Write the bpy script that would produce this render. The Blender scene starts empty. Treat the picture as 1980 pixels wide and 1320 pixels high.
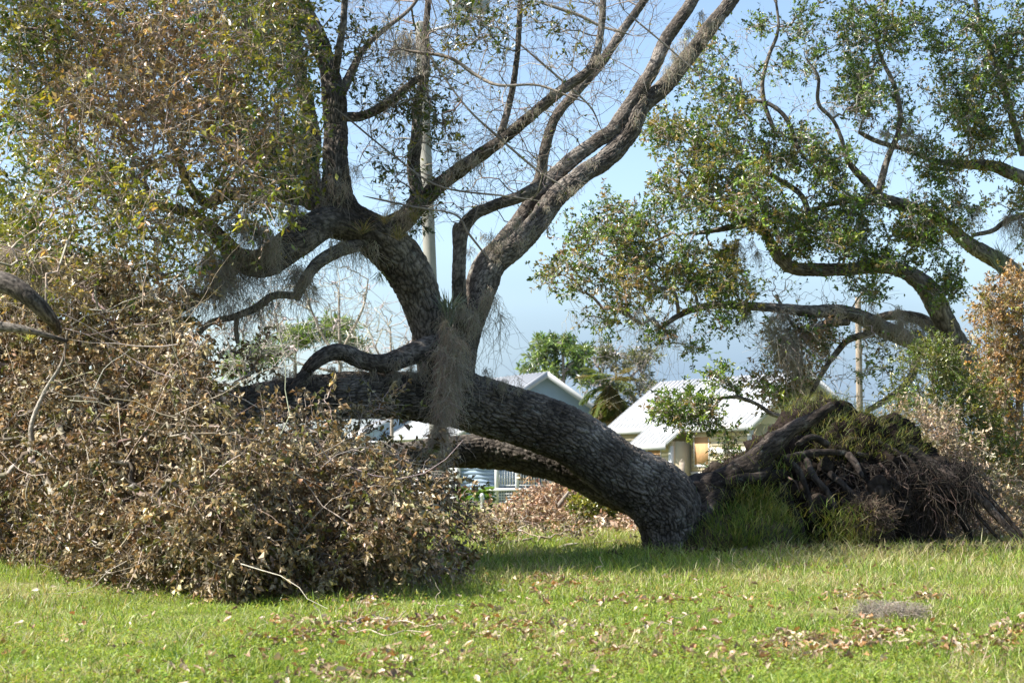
import bpy, math
import numpy as np
from mathutils import Vector

# ------------------------------------------------------------------ camera, world, sun
scn = bpy.context.scene
F = 3300.0; CX, CY = 990.0, 660.0; CAMZ = 0.8
PITCH = math.atan(245.0 / F)
cam_d = bpy.data.cameras.new('camera'); cam = bpy.data.objects.new('camera', cam_d)
scn.collection.objects.link(cam); scn.camera = cam
cam.location = (0, 0, CAMZ); cam.rotation_euler = (math.pi / 2 + PITCH, 0, 0)
cam_d.sensor_width = 36; cam_d.lens = 60; cam_d.clip_end = 2000; cam_d.clip_start = 0.1
cam_d.dof.use_dof = True; cam_d.dof.focus_distance = 15.0; cam_d.dof.aperture_fstop = 6.3

SUN_EL = math.radians(48)
SH = np.array([-0.985, -0.20]); SH = SH / np.linalg.norm(SH)
SUN = Vector((SH[0] * math.cos(SUN_EL), SH[1] * math.cos(SUN_EL), math.sin(SUN_EL)))
world = bpy.data.worlds.new('World'); scn.world = world; world.use_nodes = True
nt = world.node_tree; nt.nodes.clear()
w_out = nt.nodes.new('ShaderNodeOutputWorld'); w_bg = nt.nodes.new('ShaderNodeBackground')
sky = nt.nodes.new('ShaderNodeTexSky'); sky.sky_type = 'NISHITA'; sky.sun_disc = False
sky.sun_elevation = SUN_EL; sky.sun_rotation = math.atan2(SUN.x, SUN.y)
sky.air_density = 1.0; sky.dust_density = 1.0; sky.ozone_density = 1.3; sky.altitude = 0
tc = nt.nodes.new('ShaderNodeTexCoord'); sep = nt.nodes.new('ShaderNodeSeparateXYZ')
nt.links.new(tc.outputs['Generated'], sep.inputs[0])
nz = nt.nodes.new('ShaderNodeTexNoise'); nz.inputs['Scale'].default_value = 2.2; nz.inputs['Detail'].default_value = 3
mp = nt.nodes.new('ShaderNodeMapping'); mp.inputs['Scale'].default_value = (1, 1, 5)
nt.links.new(tc.outputs['Generated'], mp.inputs[0]); nt.links.new(mp.outputs[0], nz.inputs['Vector'])
ma = nt.nodes.new('ShaderNodeMath'); ma.operation = 'MULTIPLY_ADD'; ma.inputs[1].default_value = 0.16; 
nt.links.new(nz.outputs['Fac'], ma.inputs[0])
nt.links.new(sep.outputs['Z'], ma.inputs[2])
rp = nt.nodes.new('ShaderNodeMapRange'); rp.interpolation_type = 'SMOOTHSTEP'
rp.inputs['From Min'].default_value = 0.11; rp.inputs['From Max'].default_value = 0.27
rp.inputs['To Min'].default_value = 0.88; rp.inputs['To Max'].default_value = 0.0
nt.links.new(ma.outputs[0], rp.inputs['Value'])
mixc = nt.nodes.new('ShaderNodeMixRGB'); mixc.inputs['Color2'].default_value = (1.45, 2.1, 3.0, 1)
rx = nt.nodes.new('ShaderNodeMapRange'); rx.interpolation_type = 'SMOOTHSTEP'
rx.inputs['From Min'].default_value = -0.2; rx.inputs['From Max'].default_value = 0.08; rx.inputs['To Min'].default_value = 0.3
nt.links.new(sep.outputs['X'], rx.inputs['Value']); mf = nt.nodes.new('ShaderNodeMath'); mf.operation = 'MULTIPLY'
nt.links.new(rp.outputs[0], mf.inputs[0]); nt.links.new(rx.outputs[0], mf.inputs[1])
nt.links.new(mf.outputs[0], mixc.inputs['Fac']); nt.links.new(sky.outputs[0], mixc.inputs['Color1'])
nt.links.new(mixc.outputs[0], w_bg.inputs['Color']); w_bg.inputs['Strength'].default_value = 0.098
nt.links.new(w_bg.outputs[0], w_out.inputs[0])
sd = bpy.data.lights.new('sun', 'SUN'); sd.energy = 5.0; sd.angle = math.radians(0.5); sd.color = (1.0, 0.95, 0.87)
so = bpy.data.objects.new('sun', sd); scn.collection.objects.link(so)
so.rotation_euler = SUN.to_track_quat('Z', 'Y').to_euler(); so.location = (-20, 10, 30)
scn.view_settings.view_transform = 'Standard'; scn.view_settings.look = 'None'
scn.view_settings.exposure = 1.32; scn.view_settings.gamma = 1; scn.view_settings.use_curve_mapping = False

# ------------------------------------------------------------------ helpers
rng = np.random.default_rng(11)
COL = scn.collection
cp_, sp_ = math.cos(PITCH), math.sin(PITCH)

def P(px, py, Y):
    """point seen at photo position (px, py) at distance Y in front of the camera"""
    px = np.asarray(px, float); py = np.asarray(py, float); Y = np.asarray(Y, float)
    a = (px - CX); b = (CY - py)
    ry = F * cp_ - b * sp_; rz = F * sp_ + b * cp_
    k = Y / ry
    return np.stack(np.broadcast_arrays(a * k, Y + 0 * k, CAMZ + rz * k), -1)

def hash3(i, j, k, s=0):
    n = (i * 374761393 + j * 668265263 + k * 1274126177 + s * 974634777) & 0x7fffffff
    n = (n ^ (n >> 13)) * 1103515245 & 0x7fffffff
    n = (n ^ (n >> 15)) * 1274126177 & 0x7fffffff
    return ((n ^ (n >> 16)) & 0xffff) / 65535.0

def vnoise(p, s=0):
    p = np.asarray(p, float); i = np.floor(p).astype(np.int64); f = p - i; f = f * f * (3 - 2 * f)
    r = 0
    for a in (0, 1):
        for b in (0, 1):
            for c in (0, 1):
                w = (f[..., 0] if a else 1 - f[..., 0]) * (f[..., 1] if b else 1 - f[..., 1]) * (f[..., 2] if c else 1 - f[..., 2])
                r = r + w * hash3(i[..., 0] + a, i[..., 1] + b, i[..., 2] + c, s)
    return r * 2 - 1

def fbm(p, o=4, s=0):
    r = 0; a = 0.5
    p = np.asarray(p, float)
    for k in range(o):
        r = r + a * vnoise(p * 2 ** k + 17.3 * k, s); a *= 0.5
    return r

def nrm(v):
    return v / np.maximum(np.linalg.norm(v, axis=-1, keepdims=True), 1e-9)

def sstep(x, a, b):
    t = np.clip((x - a) / (b - a), 0, 1); return t * t * (3 - 2 * t)

def ground_z(x, y):
    x = np.asarray(x, float); y = np.asarray(y, float)
    z = -0.8 * sstep(y, 20, 76)
    q = np.stack([x * 0.35, y * 0.35, 0 * x], -1)
    z = z + 0.035 * vnoise(q, 3) * sstep(y, 5, 9) + 0.012 * vnoise(q * 5, 4)
    z = z + 0.10 * sstep(-x, 1.2, 4.5) * sstep(y, 8, 13) * (1 - sstep(y, 22, 40))
    return z

def setp(o, label=None, cat=None, group=None, kind=None):
    if label: o['label'] = label
    if cat: o['category'] = cat
    if group: o['group'] = group
    if kind: o['kind'] = kind
    return o

def mesh_np(name, V, faces, mat, parent=None, col=None, uv=None, smooth=False, loc=None, **props):
    """V (n,3); faces: (m,3|4) array or list of such arrays"""
    if not isinstance(faces, list): faces = [faces]
    V = np.asarray(V, np.float32)
    if loc is not None: V = V - np.asarray(loc, np.float32)
    me = bpy.data.meshes.new(name)
    loops = np.concatenate([f.reshape(-1) for f in faces]).astype(np.int32)
    sizes = np.concatenate([np.full(len(f), f.shape[1], np.int32) for f in faces])
    starts = np.concatenate([[0], np.cumsum(sizes)[:-1]]).astype(np.int32)
    me.vertices.add(len(V)); me.vertices.foreach_set('co', V.reshape(-1))
    me.loops.add(len(loops)); me.loops.foreach_set('vertex_index', loops)
    me.polygons.add(len(sizes)); me.polygons.foreach_set('loop_start', starts); me.polygons.foreach_set('loop_total', sizes)
    if smooth: me.polygons.foreach_set('use_smooth', np.ones(len(sizes), bool))
    me.update(calc_edges=True)
    if col is not None:
        a = me.color_attributes.new('Col', 'FLOAT_COLOR', 'POINT')
        c = np.ones((len(V), 4), np.float32); c[:, :3] = col; a.data.foreach_set('color', c.reshape(-1))
    if uv is not None:
        u = me.uv_layers.new(name='UVMap'); u.data.foreach_set('uv', np.asarray(uv, np.float32)[loops].reshape(-1))
    if mat: me.materials.append(mat)
    o = bpy.data.objects.new(name, me); COL.objects.link(o)
    if loc is not None: o.location = loc
    if parent is not None: o.parent = parent
    setp(o, **props)
    return o

def empty(name, loc, label, cat, group=None):
    o = bpy.data.objects.new(name, None); COL.objects.link(o); o.empty_display_size = 0.2
    o.location = loc; o['label'] = label; o['category'] = cat
    if group: o['group'] = group
    return o

def child_fix(o, root):
    """parts are written in world coordinates; keep them where they are under the root"""
    o.parent = root; o.matrix_parent_inverse = root.matrix_world.inverted() if False else o.matrix_parent_inverse
    return o

class Soup:
    def __init__(s): s.V = []; s.T = []; s.Q = []; s.C = []; s.n = 0
    def add(s, V, faces, col):
        V = np.asarray(V, float).reshape(-1, 3)
        c = np.broadcast_to(np.asarray(col, float), (len(V), 3))
        (s.Q if faces.shape[1] == 4 else s.T).append(faces + s.n)
        s.V.append(V); s.C.append(c); s.n += len(V)
    def build(s, name, mat, parent=None, off=None, smooth=False, **props):
        if not s.V: return None
        V = np.concatenate(s.V)
        if off is not None: V = V - np.asarray(off)
        f = []
        if s.T: f.append(np.concatenate(s.T))
        if s.Q: f.append(np.concatenate(s.Q))
        return mesh_np(name, V, f, mat, parent, col=np.concatenate(s.C), smooth=smooth, **props)

def batch_paths(pts, rad, sides=3):
    """pts (M,K,3), rad (M,K) -> open tubes"""
    M, K, _ = pts.shape
    t = np.empty_like(pts); t[:, 1:-1] = pts[:, 2:] - pts[:, :-2]; t[:, 0] = pts[:, 1] - pts[:, 0]; t[:, -1] = pts[:, -1] - pts[:, -2]
    t = nrm(t)
    d = nrm(pts[:, -1] - pts[:, 0]); ref = np.where(np.abs(d[:, 2:3]) > 0.8, np.array([[1., 0, 0]]), np.array([[0, 0, 1.]]))
    u = nrm(np.cross(t, ref[:, None, :])); v = np.cross(t, u)
    a = np.arange(sides) * 2 * np.pi / sides
    V = pts[:, :, None, :] + rad[:, :, None, None] * (np.cos(a)[None, None, :, None] * u[:, :, None, :] + np.sin(a)[None, None, :, None] * v[:, :, None, :])
    base = (np.arange(M) * K * sides)[:, None, None]
    k = (np.arange(K - 1) * sides)[None, :, None]; i = np.arange(sides)[None, None, :]; j = (np.arange(sides) + 1) % sides
    j = j[None, None, :]
    Fq = np.stack([base + k + i, base + k + j, base + k + sides + j, base + k + sides + i], -1).reshape(-1, 4)
    return V.reshape(-1, 3), Fq

def batch_leaves(pos, d, n, L, W, fold=0.25, curl=0.0):
    """two-triangle folded leaves; returns V, T (4 verts per leaf)"""
    d = nrm(d); s = nrm(np.cross(d, n)); n = np.cross(s, d)
    L = L[:, None]; W = W[:, None]
    b = pos; tip = pos + d * L - n * (curl * L)
    m = pos + d * L * 0.5 + n * fold * W
    V = np.stack([b, m + s * W * 0.5, tip, m - s * W * 0.5], 1)
    k = np.arange(len(pos))[:, None] * 4
    T = np.concatenate([k + np.array([[0, 1, 2]]), k + np.array([[0, 2, 3]])])
    return V.reshape(-1, 3), T

def rand_unit(n):
    return nrm(rng.normal(size=(n, 3)))

def batch_blades(pos, up, L, W, bend):
    n = len(pos)
    a = rng.uniform(0, 2 * np.pi, n); side = np.stack([np.cos(a), np.sin(a), 0 * a], 1)
    b = rng.uniform(0, 2 * np.pi, n); bd = np.stack([np.cos(b), np.sin(b), -0.25 + 0 * b], 1) * bend[:, None]
    up = nrm(up); L = L[:, None]; W = W[:, None]
    m = pos + up * L * 0.55 + bd * L * 0.25; tip = pos + up * L * 0.95 + bd * L * 0.9
    V = np.stack([pos - side * W / 2, pos + side * W / 2, m + side * W * 0.42, m - side * W * 0.42, tip], 1)
    k = np.arange(n)[:, None] * 5
    T = np.concatenate([k + np.array([[0, 1, 2]]), k + np.array([[0, 2, 3]]), k + np.array([[3, 2, 4]])])
    return V.reshape(-1, 3), T

def pal(colors, n, var=0.18, w=None):
    c = np.array(colors); i = rng.choice(len(c), n, p=w)
    return np.clip(c[i] * (1 + var * rng.normal(size=(n, 1))) * (1 + 0.05 * rng.normal(size=(n, 3))), 0.004, 0.8)

# ------------------------------------------------------------------ materials
def new_mat(name):
    m = bpy.data.materials.new(name); m.use_nodes = True
    b = m.node_tree.nodes['Principled BSDF']; return m, m.node_tree, b

def leaf_mat(name, trans=0.35, rough=0.5, spec=0.4, tint=(1.25, 1.2, 0.6)):
    m, t, b = new_mat(name)
    at = t.nodes.new('ShaderNodeAttribute'); at.attribute_name = 'Col'
    b.inputs['Roughness'].default_value = rough; b.inputs['Specular IOR Level'].default_value = spec
    t.links.new(at.outputs['Color'], b.inputs['Base Color'])
    tr = t.nodes.new('ShaderNodeBsdfTranslucent'); mx = t.nodes.new('ShaderNodeMixShader'); mx.inputs[0].default_value = trans
    mu = t.nodes.new('ShaderNodeMixRGB'); mu.blend_type = 'MULTIPLY'; mu.inputs[0].default_value = 1; mu.inputs[2].default_value = (*tint, 1)
    t.links.new(at.outputs['Color'], mu.inputs[1]); t.links.new(mu.outputs[0], tr.inputs['Color'])
    out = t.nodes['Material Output']
    t.links.new(b.outputs[0], mx.inputs[1]); t.links.new(tr.outputs[0], mx.inputs[2]); t.links.new(mx.outputs[0], out.inputs[0])
    return m

def col_mat(name, rough=0.9, bump=0.0, scale=30, var=0.3, spec=0.2):
    """colour from the Col attribute, broken up by noise"""
    m, t, b = new_mat(name)
    at = t.nodes.new('ShaderNodeAttribute'); at.attribute_name = 'Col'
    g = t.nodes.new('ShaderNodeTexCoord'); n = t.nodes.new('ShaderNodeTexNoise'); n.inputs['Scale'].default_value = scale; n.inputs['Detail'].default_value = 5
    t.links.new(g.outputs['Object'], n.inputs['Vector'])
    r = t.nodes.new('ShaderNodeMapRange'); r.inputs['To Min'].default_value = 1 - var; r.inputs['To Max'].default_value = 1 + var
    r.inputs['From Min'].default_value = 0.3; r.inputs['From Max'].default_value = 0.7
    t.links.new(n.outputs['Fac'], r.inputs['Value'])
    mu = t.nodes.new('ShaderNodeVectorMath'); mu.operation = 'SCALE'
    t.links.new(at.outputs['Color'], mu.inputs[0]); t.links.new(r.outputs[0], mu.inputs['Scale'])
    t.links.new(mu.outputs[0], b.inputs['Base Color'])
    b.inputs['Roughness'].default_value = rough; b.inputs['Specular IOR Level'].default_value = spec
    if bump:
        bp = t.nodes.new('ShaderNodeBump'); bp.inputs['Strength'].default_value = bump; bp.inputs['Distance'].default_value = 0.02
        t.links.new(n.outputs['Fac'], bp.inputs['Height']); t.links.new(bp.outputs[0], b.inputs['Normal'])
    return m

def flat_mat(name, c, rough=0.7, var=0.12, scale=6, bump=0.1, metal=0.0, spec=0.4):
    m, t, b = new_mat(name)
    g = t.nodes.new('ShaderNodeTexCoord'); n = t.nodes.new('ShaderNodeTexNoise'); n.inputs['Scale'].default_value = scale; n.inputs['Detail'].default_value = 6
    t.links.new(g.outputs['Object'], n.inputs['Vector'])
    cr = t.nodes.new('ShaderNodeValToRGB')
    c = np.array(c)
    cr.color_ramp.elements[0].position = 0.3; cr.color_ramp.elements[1].position = 0.7
    cr.color_ramp.elements[0].color = (*np.clip(c * (1 - var), 0, 1), 1); cr.color_ramp.elements[1].color = (*np.clip(c * (1 + var), 0, 1), 1)
    t.links.new(n.outputs['Fac'], cr.inputs[0]); t.links.new(cr.outputs[0], b.inputs['Base Color'])
    b.inputs['Roughness'].default_value = rough; b.inputs['Metallic'].default_value = metal; b.inputs['Specular IOR Level'].default_value = spec
    bp = t.nodes.new('ShaderNodeBump'); bp.inputs['Strength'].default_value = bump; bp.inputs['Distance'].default_value = 0.01
    t.links.new(n.outputs['Fac'], bp.inputs['Height']); t.links.new(bp.outputs[0], b.inputs['Normal'])
    return m

def bark_mat(name, c1, c2, c3):
    m, t, b = new_mat(name)
    g = t.nodes.new('ShaderNodeTexCoord')
    at = t.nodes.new('ShaderNodeAttribute'); at.attribute_name = 'Col'
    n = t.nodes.new('ShaderNodeTexNoise'); n.inputs['Scale'].default_value = 2.3; n.inputs['Detail'].default_value = 6
    t.links.new(g.outputs['Object'], n.inputs['Vector'])
    n2 = t.nodes.new('ShaderNodeTexNoise'); n2.inputs['Scale'].default_value = 55; n2.inputs['Detail'].default_value = 6; n2.inputs['Roughness'].default_value = 0.7
    t.links.new(g.outputs['Object'], n2.inputs['Vector'])
    cr = t.nodes.new('ShaderNodeValToRGB'); e = cr.color_ramp.elements
    e[0].position = 0.36; e[0].color = (*c1, 1); e[1].position = 0.64; e[1].color = (*c3, 1); x = e.new(0.5); x.color = (*c2, 1)
    t.links.new(n.outputs['Fac'], cr.inputs[0])
    r = t.nodes.new('ShaderNodeMapRange'); r.inputs['To Min'].default_value = 0.55; r.inputs['To Max'].default_value = 1.45
    r.inputs['From Min'].default_value = 0.3; r.inputs['From Max'].default_value = 0.7
    t.links.new(n2.outputs['Fac'], r.inputs['Value'])
    mu = t.nodes.new('ShaderNodeVectorMath'); mu.operation = 'SCALE'; t.links.new(cr.outputs[0], mu.inputs[0]); t.links.new(r.outputs[0], mu.inputs['Scale'])
    mm = t.nodes.new('ShaderNodeVectorMath'); mm.operation = 'MULTIPLY'; t.links.new(mu.outputs[0], mm.inputs[0]); t.links.new(at.outputs['Color'], mm.inputs[1])
    n3 = t.nodes.new('ShaderNodeTexNoise'); n3.inputs['Scale'].default_value = 9; n3.inputs['Detail'].default_value = 7; n3.inputs['Roughness'].default_value = 0.75
    t.links.new(g.outputs['Object'], n3.inputs['Vector'])
    lr = t.nodes.new('ShaderNodeMapRange'); lr.inputs['From Min'].default_value = 0.58; lr.inputs['From Max'].default_value = 0.68; lr.inputs['To Max'].default_value = 0.6
    t.links.new(n3.outputs['Fac'], lr.inputs['Value'])
    lx = t.nodes.new('ShaderNodeMixRGB'); t.links.new(lr.outputs[0], lx.inputs['Fac']); t.links.new(mm.outputs[0], lx.inputs['Color1']); lx.inputs['Color2'].default_value = (0.24, 0.25, 0.21, 1)
    t.links.new(lx.outputs[0], b.inputs['Base Color']); b.inputs['Roughness'].default_value = 0.95; b.inputs['Specular IOR Level'].default_value = 0.25
    uvn = t.nodes.new('ShaderNodeUVMap'); mp = t.nodes.new('ShaderNodeMapping'); mp.inputs['Scale'].default_value = (14, 38, 1)
    t.links.new(uvn.outputs[0], mp.inputs[0])
    vo = t.nodes.new('ShaderNodeTexVoronoi'); vo.feature = 'DISTANCE_TO_EDGE'; vo.inputs['Scale'].default_value = 1
    nn = t.nodes.new('ShaderNodeMixRGB'); nn.blend_type = 'ADD'; nn.inputs[0].default_value = 0.5
    t.links.new(mp.outputs[0], nn.inputs[1]); t.links.new(n2.outputs['Color'], nn.inputs[2]); t.links.new(nn.outputs[0], vo.inputs['Vector'])
    rr = t.nodes.new('ShaderNodeMapRange'); rr.inputs['From Max'].default_value = 0.22; t.links.new(vo.outputs['Distance'], rr.inputs['Value'])
    b1 = t.nodes.new('ShaderNodeBump'); b1.inputs['Strength'].default_value = 0.35; b1.inputs['Distance'].default_value = 0.012
    t.links.new(rr.outputs[0], b1.inputs['Height'])
    b2 = t.nodes.new('ShaderNodeBump'); b2.inputs['Strength'].default_value = 0.7; b2.inputs['Distance'].default_value = 0.006
    t.links.new(n2.outputs['Fac'], b2.inputs['Height']); t.links.new(b1.outputs[0], b2.inputs['Normal']); t.links.new(b2.outputs[0], b.inputs['Normal'])
    return m

M_bark = bark_mat('oak_bark', (0.11, 0.088, 0.070), (0.175, 0.148, 0.124), (0.30, 0.265, 0.23))
M_bark_pale = bark_mat('pale_oak_bark', (0.17, 0.14, 0.11), (0.25, 0.215, 0.175), (0.36, 0.32, 0.27))
M_twig = col_mat('twig_bark', 0.85, var=0.25)
M_leaf_g = leaf_mat('green_leaf', 0.34, 0.3, 0.75, (1.35, 1.3, 0.45))
M_leaf_d = leaf_mat('dry_leaf', 0.22, 0.45, 0.5, (1.2, 1.0, 0.75))
M_grass = leaf_mat('grass_blade', 0.42, 0.45, 0.4, (1.25, 1.15, 0.55))
M_moss = leaf_mat('spanish_moss', 0.25, 0.9, 0.1, (1.1, 1.0, 0.9))
M_soil = col_mat('soil', 1.0, bump=0.8, scale=22, var=0.5, spec=0.05)
M_root = col_mat('root_bark', 0.95, bump=0.6, scale=40, var=0.4)

# ------------------------------------------------------------------ limbs
def catmull(C, n):
    C = np.asarray(C, float)
    E = np.vstack([2 * C[0] - C[1], C, 2 * C[-1] - C[-2]])
    seg = len(C) - 1
    L = np.linalg.norm(np.diff(C[:, :3], axis=0), axis=1); cum = np.concatenate([[0], np.cumsum(L)]); s = np.linspace(0, cum[-1], n)
    i = np.clip(np.searchsorted(cum, s, side='right') - 1, 0, seg - 1); t = ((s - cum[i]) / L[i])[:, None]
    p0, p1, p2, p3 = E[i], E[i + 1], E[i + 2], E[i + 3]
    out = 0.5 * ((2 * p1) + (-p0 + p2) * t + (2 * p0 - 5 * p1 + 4 * p2 - p3) * t ** 2 + (-p0 + 3 * p1 - 3 * p2 + p3) * t ** 3)
    return out, s

def frames(p):
    t = nrm(np.gradient(p, axis=0))
    u = np.zeros_like(p); ref = np.array([0, 0.0, 1.0]) if abs(t[0][2]) < 0.8 else np.array([1.0, 0, 0])
    x = np.cross(t[0], ref); x /= np.linalg.norm(x); u[0] = x
    for k in range(1, len(p)):
        x = x - t[k] * np.dot(x, t[k]); x /= np.linalg.norm(x); u[k] = x
    return t, u, np.cross(t, u)

def bark_height(sc, vc, ncell, seed):
    """cracked plates: cell coordinates along (sc) and around (vc, wraps at ncell) -> 0..1, cell value"""
    gi = np.floor(sc).astype(np.int64); gj = np.floor(vc).astype(np.int64)
    f1 = np.full(sc.shape, 9.0); f2 = f1.copy(); cid = np.zeros(sc.shape)
    for a in (-1, 0, 1):
        for b in (-1, 0, 1):
            I = gi + a; J = gj + b; Jw = np.mod(J, ncell)
            dx = I + 0.12 + 0.76 * hash3(I, Jw, 0 * I, seed) - sc; dy = J + 0.12 + 0.76 * hash3(I, Jw, 0 * I, seed + 1) - vc
            d = np.sqrt(dx * dx + dy * dy)
            h = hash3(I, Jw, 0 * I, seed + 2)
            f2 = np.where(d < f1, f1, np.minimum(f2, d)); cid = np.where(d < f1, h, cid); f1 = np.minimum(f1, d)
    e = f2 - f1
    return 1 - np.exp(-(e * 5.5) ** 1.6), cid

def limb_mesh(name, ctrl, mat, parent, off, detail=0.016, cl=0.10, cw=0.030, depth=0.014, cap=True, seed=1, lump=0.06, broken=False, label=None, tint=1.0):
    """ctrl: rows of px, py, radius px, Y"""
    C = np.array(ctrl, float)
    pts = P(C[:, 0], C[:, 1], C[:, 3]); r = C[:, 2] * C[:, 3] / F
    L = np.linalg.norm(np.diff(pts, axis=0), axis=1).sum()
    n = max(8, int(L / detail)); q, s = catmull(np.column_stack([pts, r]), n)
    p = q[:, :3]; r = np.maximum(q[:, 3], 0.003)
    rm = np.median(r)
    if rm > 0.02:
        wob = np.stack([fbm(np.stack([s * 1.3 / max(rm * 5, .3), 0 * s + k * 9.1, 0 * s + seed], -1), 2, 5) for k in range(3)], -1)
        p = p + wob * (rm * 0.35) * np.clip(np.minimum(s, L - s) / (0.5 * L + 1e-6), 0, 1)[:, None]
    t, u, v = frames(p)
    m = int(np.clip(2 * np.pi * r.max() / detail, 7, 240)); th = np.arange(m) * 2 * np.pi / m
    S = np.repeat(s[:, None], m, 1); TH = np.repeat(th[None, :], n, 0); R = np.repeat(r[:, None], m, 1)
    dirs = np.cos(TH)[..., None] * u[:, None, :] + np.sin(TH)[..., None] * v[:, None, :]
    base = p[:, None, :] + dirs * R[..., None]
    lum = fbm(base * (0.5 / max(rm, .03)) + seed, 3, 2) * lump * 2 * R
    k = float(np.clip(rm / 0.16, 0.35, 1.0)); clk, cwk = cl * (0.6 + 0.4 * k), cw * (0.6 + 0.4 * k)
    if depth > 0 and rm > 0.025:
        nc = max(6, int(2 * np.pi * rm / cwk))
        w1 = fbm(base * 7, 3, 8); w2 = fbm(base * 7 + 31, 3, 9)
        w3 = fbm(base * 26, 2, 10)
        h, cid = bark_height(S / clk + w1 * 1.1 + w3 * .35 + TH * 0.35 / np.pi, TH / (2 * np.pi) * nc + w2 * 1.2 + w3 * .45, nc, seed)
        h2, c2_ = bark_height(S / clk * 1.9 + w2 * 1.5, TH / (2 * np.pi) * (nc * 2) + w1 * 2 + w3, nc * 2, seed + 40)
        fz = fbm(np.stack([S * 5.5, np.cos(TH) * R * 24, np.sin(TH) * R * 24], -1) + w1[..., None] * 1.2, 3, seed + 9)
        h = h * (1 - .8 * np.exp(-(fz * 11) ** 2))
        h = h * (0.66 + 0.34 * h2); cid = .7 * cid + .3 * c2_
        h = h * np.clip(1 - .3 * sstep(fbm(base * 2.5, 2, 44), .05, .35), 0, 1)
        fine = fbm(base * 40, 2, 4)
        disp = depth * k * (h - 0.75 + 0.5 * (cid - 0.5) * h + 0.30 * fine)
        cc = (0.16 + 0.84 * h) * (0.80 + 0.45 * cid)
    else:
        disp = 0.0; cc = np.ones_like(S)
    V = base + dirs * (lum + disp)[..., None]
    i = np.arange(n - 1)[:, None]; j = np.arange(m)[None, :]; jn = (j + 1) % m
    Q = np.stack([i * m + j, i * m + jn, (i + 1) * m + jn, (i + 1) * m + j], -1).reshape(-1, 4)
    V = V.reshape(-1, 3); c = cc.reshape(-1); faces = [Q]
    uv = np.stack([S.reshape(-1), (TH * rm).reshape(-1)], -1)
    if cap:
        for e, ring in ((0, 0), (1, n - 1)):
            ctr = p[ring] + (-t[ring] if e == 0 else t[ring]) * r[ring] * (0.1 if broken else 0.35)
            V = np.vstack([V, ctr]); c = np.append(c, 1.0); uv = np.vstack([uv, [s[ring], 0]])
            k0 = ring * m; ids = k0 + np.arange(m); nx = k0 + (np.arange(m) + 1) % m
            tri = np.stack([np.full(m, len(V) - 1), nx if e == 0 else ids, ids if e == 0 else nx], -1); faces.insert(0, tri)
    colr = np.repeat(c[:, None], 3, 1) * tint
    faces = [f for f in faces if f.shape[1] == 3] + [Q]
    o = mesh_np(name, V - np.asarray(off), faces, mat, parent, col=colr, uv=uv, smooth=True)
    if label: o['label'] = label
    return p, r

# ------------------------------------------------------------------ twig growth
def grow(seeds, targets, alpha=0.35):
    """connect targets to seeds with a branching structure; returns node array, parent index, descendant count"""
    S = len(seeds); N = len(targets)
    pos = np.vstack([seeds, targets]); parent = np.full(S + N, -1); plen = np.zeros(S + N)
    rem = np.ones(N, bool); best = np.full(N, 1e9); bp = np.zeros(N, int); bd = np.zeros(N)
    for k in range(0, S, 400):
        d = np.linalg.norm(targets[:, None] - seeds[None, k:k + 400], axis=2); j = d.argmin(1); dm = d[np.arange(N), j]
        m = dm < best; best = np.where(m, dm, best); bp = np.where(m, j + k, bp); bd = np.where(m, dm, bd)
    order = []
    for _ in range(N):
        c = np.where(rem, best, 1e18); i = int(c.argmin()); rem[i] = False
        g = S + i; parent[g] = bp[i]; plen[g] = plen[bp[i]] + bd[i]; order.append(g)
        d = np.linalg.norm(targets - targets[i], axis=1); cost = d + alpha * plen[g]
        m = rem & (cost < best); best[m] = cost[m]; bp[m] = g; bd[m] = d[m]
    cnt = np.ones(S + N)
    for g in reversed(order): cnt[parent[g]] += cnt[g]
    return pos, parent, cnt, np.array(order)

def twig_soup(soup, seeds, targets, rt=0.003, power=0.42, color=((0.2, 0.16, 0.12),), bend=0.18, sides=3, rmax=0.06, alpha=0.35):
    pos, par, cnt, order = grow(seeds, targets, alpha)
    a = pos[par[order]]; b = pos[order]
    L = np.linalg.norm(b - a, axis=1, keepdims=True)
    r1 = np.minimum(rt * cnt[order] ** power, rmax); isroot = par[order] < len(seeds)
    r0 = np.where(isroot, r1 * 1.15, np.minimum(rt * cnt[par[order]] ** power, r1 * 1.5)); r0 = np.minimum(r0, rmax)
    gp = np.where(par[par[order]] >= 0, par[par[order]], par[order]); din = pos[par[order]] - pos[gp]; din = din / np.maximum(np.linalg.norm(din, axis=1, keepdims=True), 1e-6)
    c1 = a + (b - a) * 0.35 + din * L * 0.12 + rng.normal(size=a.shape) * L * bend * 0.5
    c2 = a + (b - a) * 0.70 + rng.normal(size=a.shape) * L * bend * 0.4
    pts = np.stack([a, c1, c2, b], 1); rad = np.stack([r0, r0 * .67 + r1 * .33, r0 * .33 + r1 * .67, r1], 1)
    V, Q = batch_paths(pts, rad, sides)
    c = pal(color, len(a), 0.15); soup.add(V, Q, np.repeat(c, 4 * sides, 0))
    d = nrm(b - a)
    return b, d, par[order]

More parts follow.
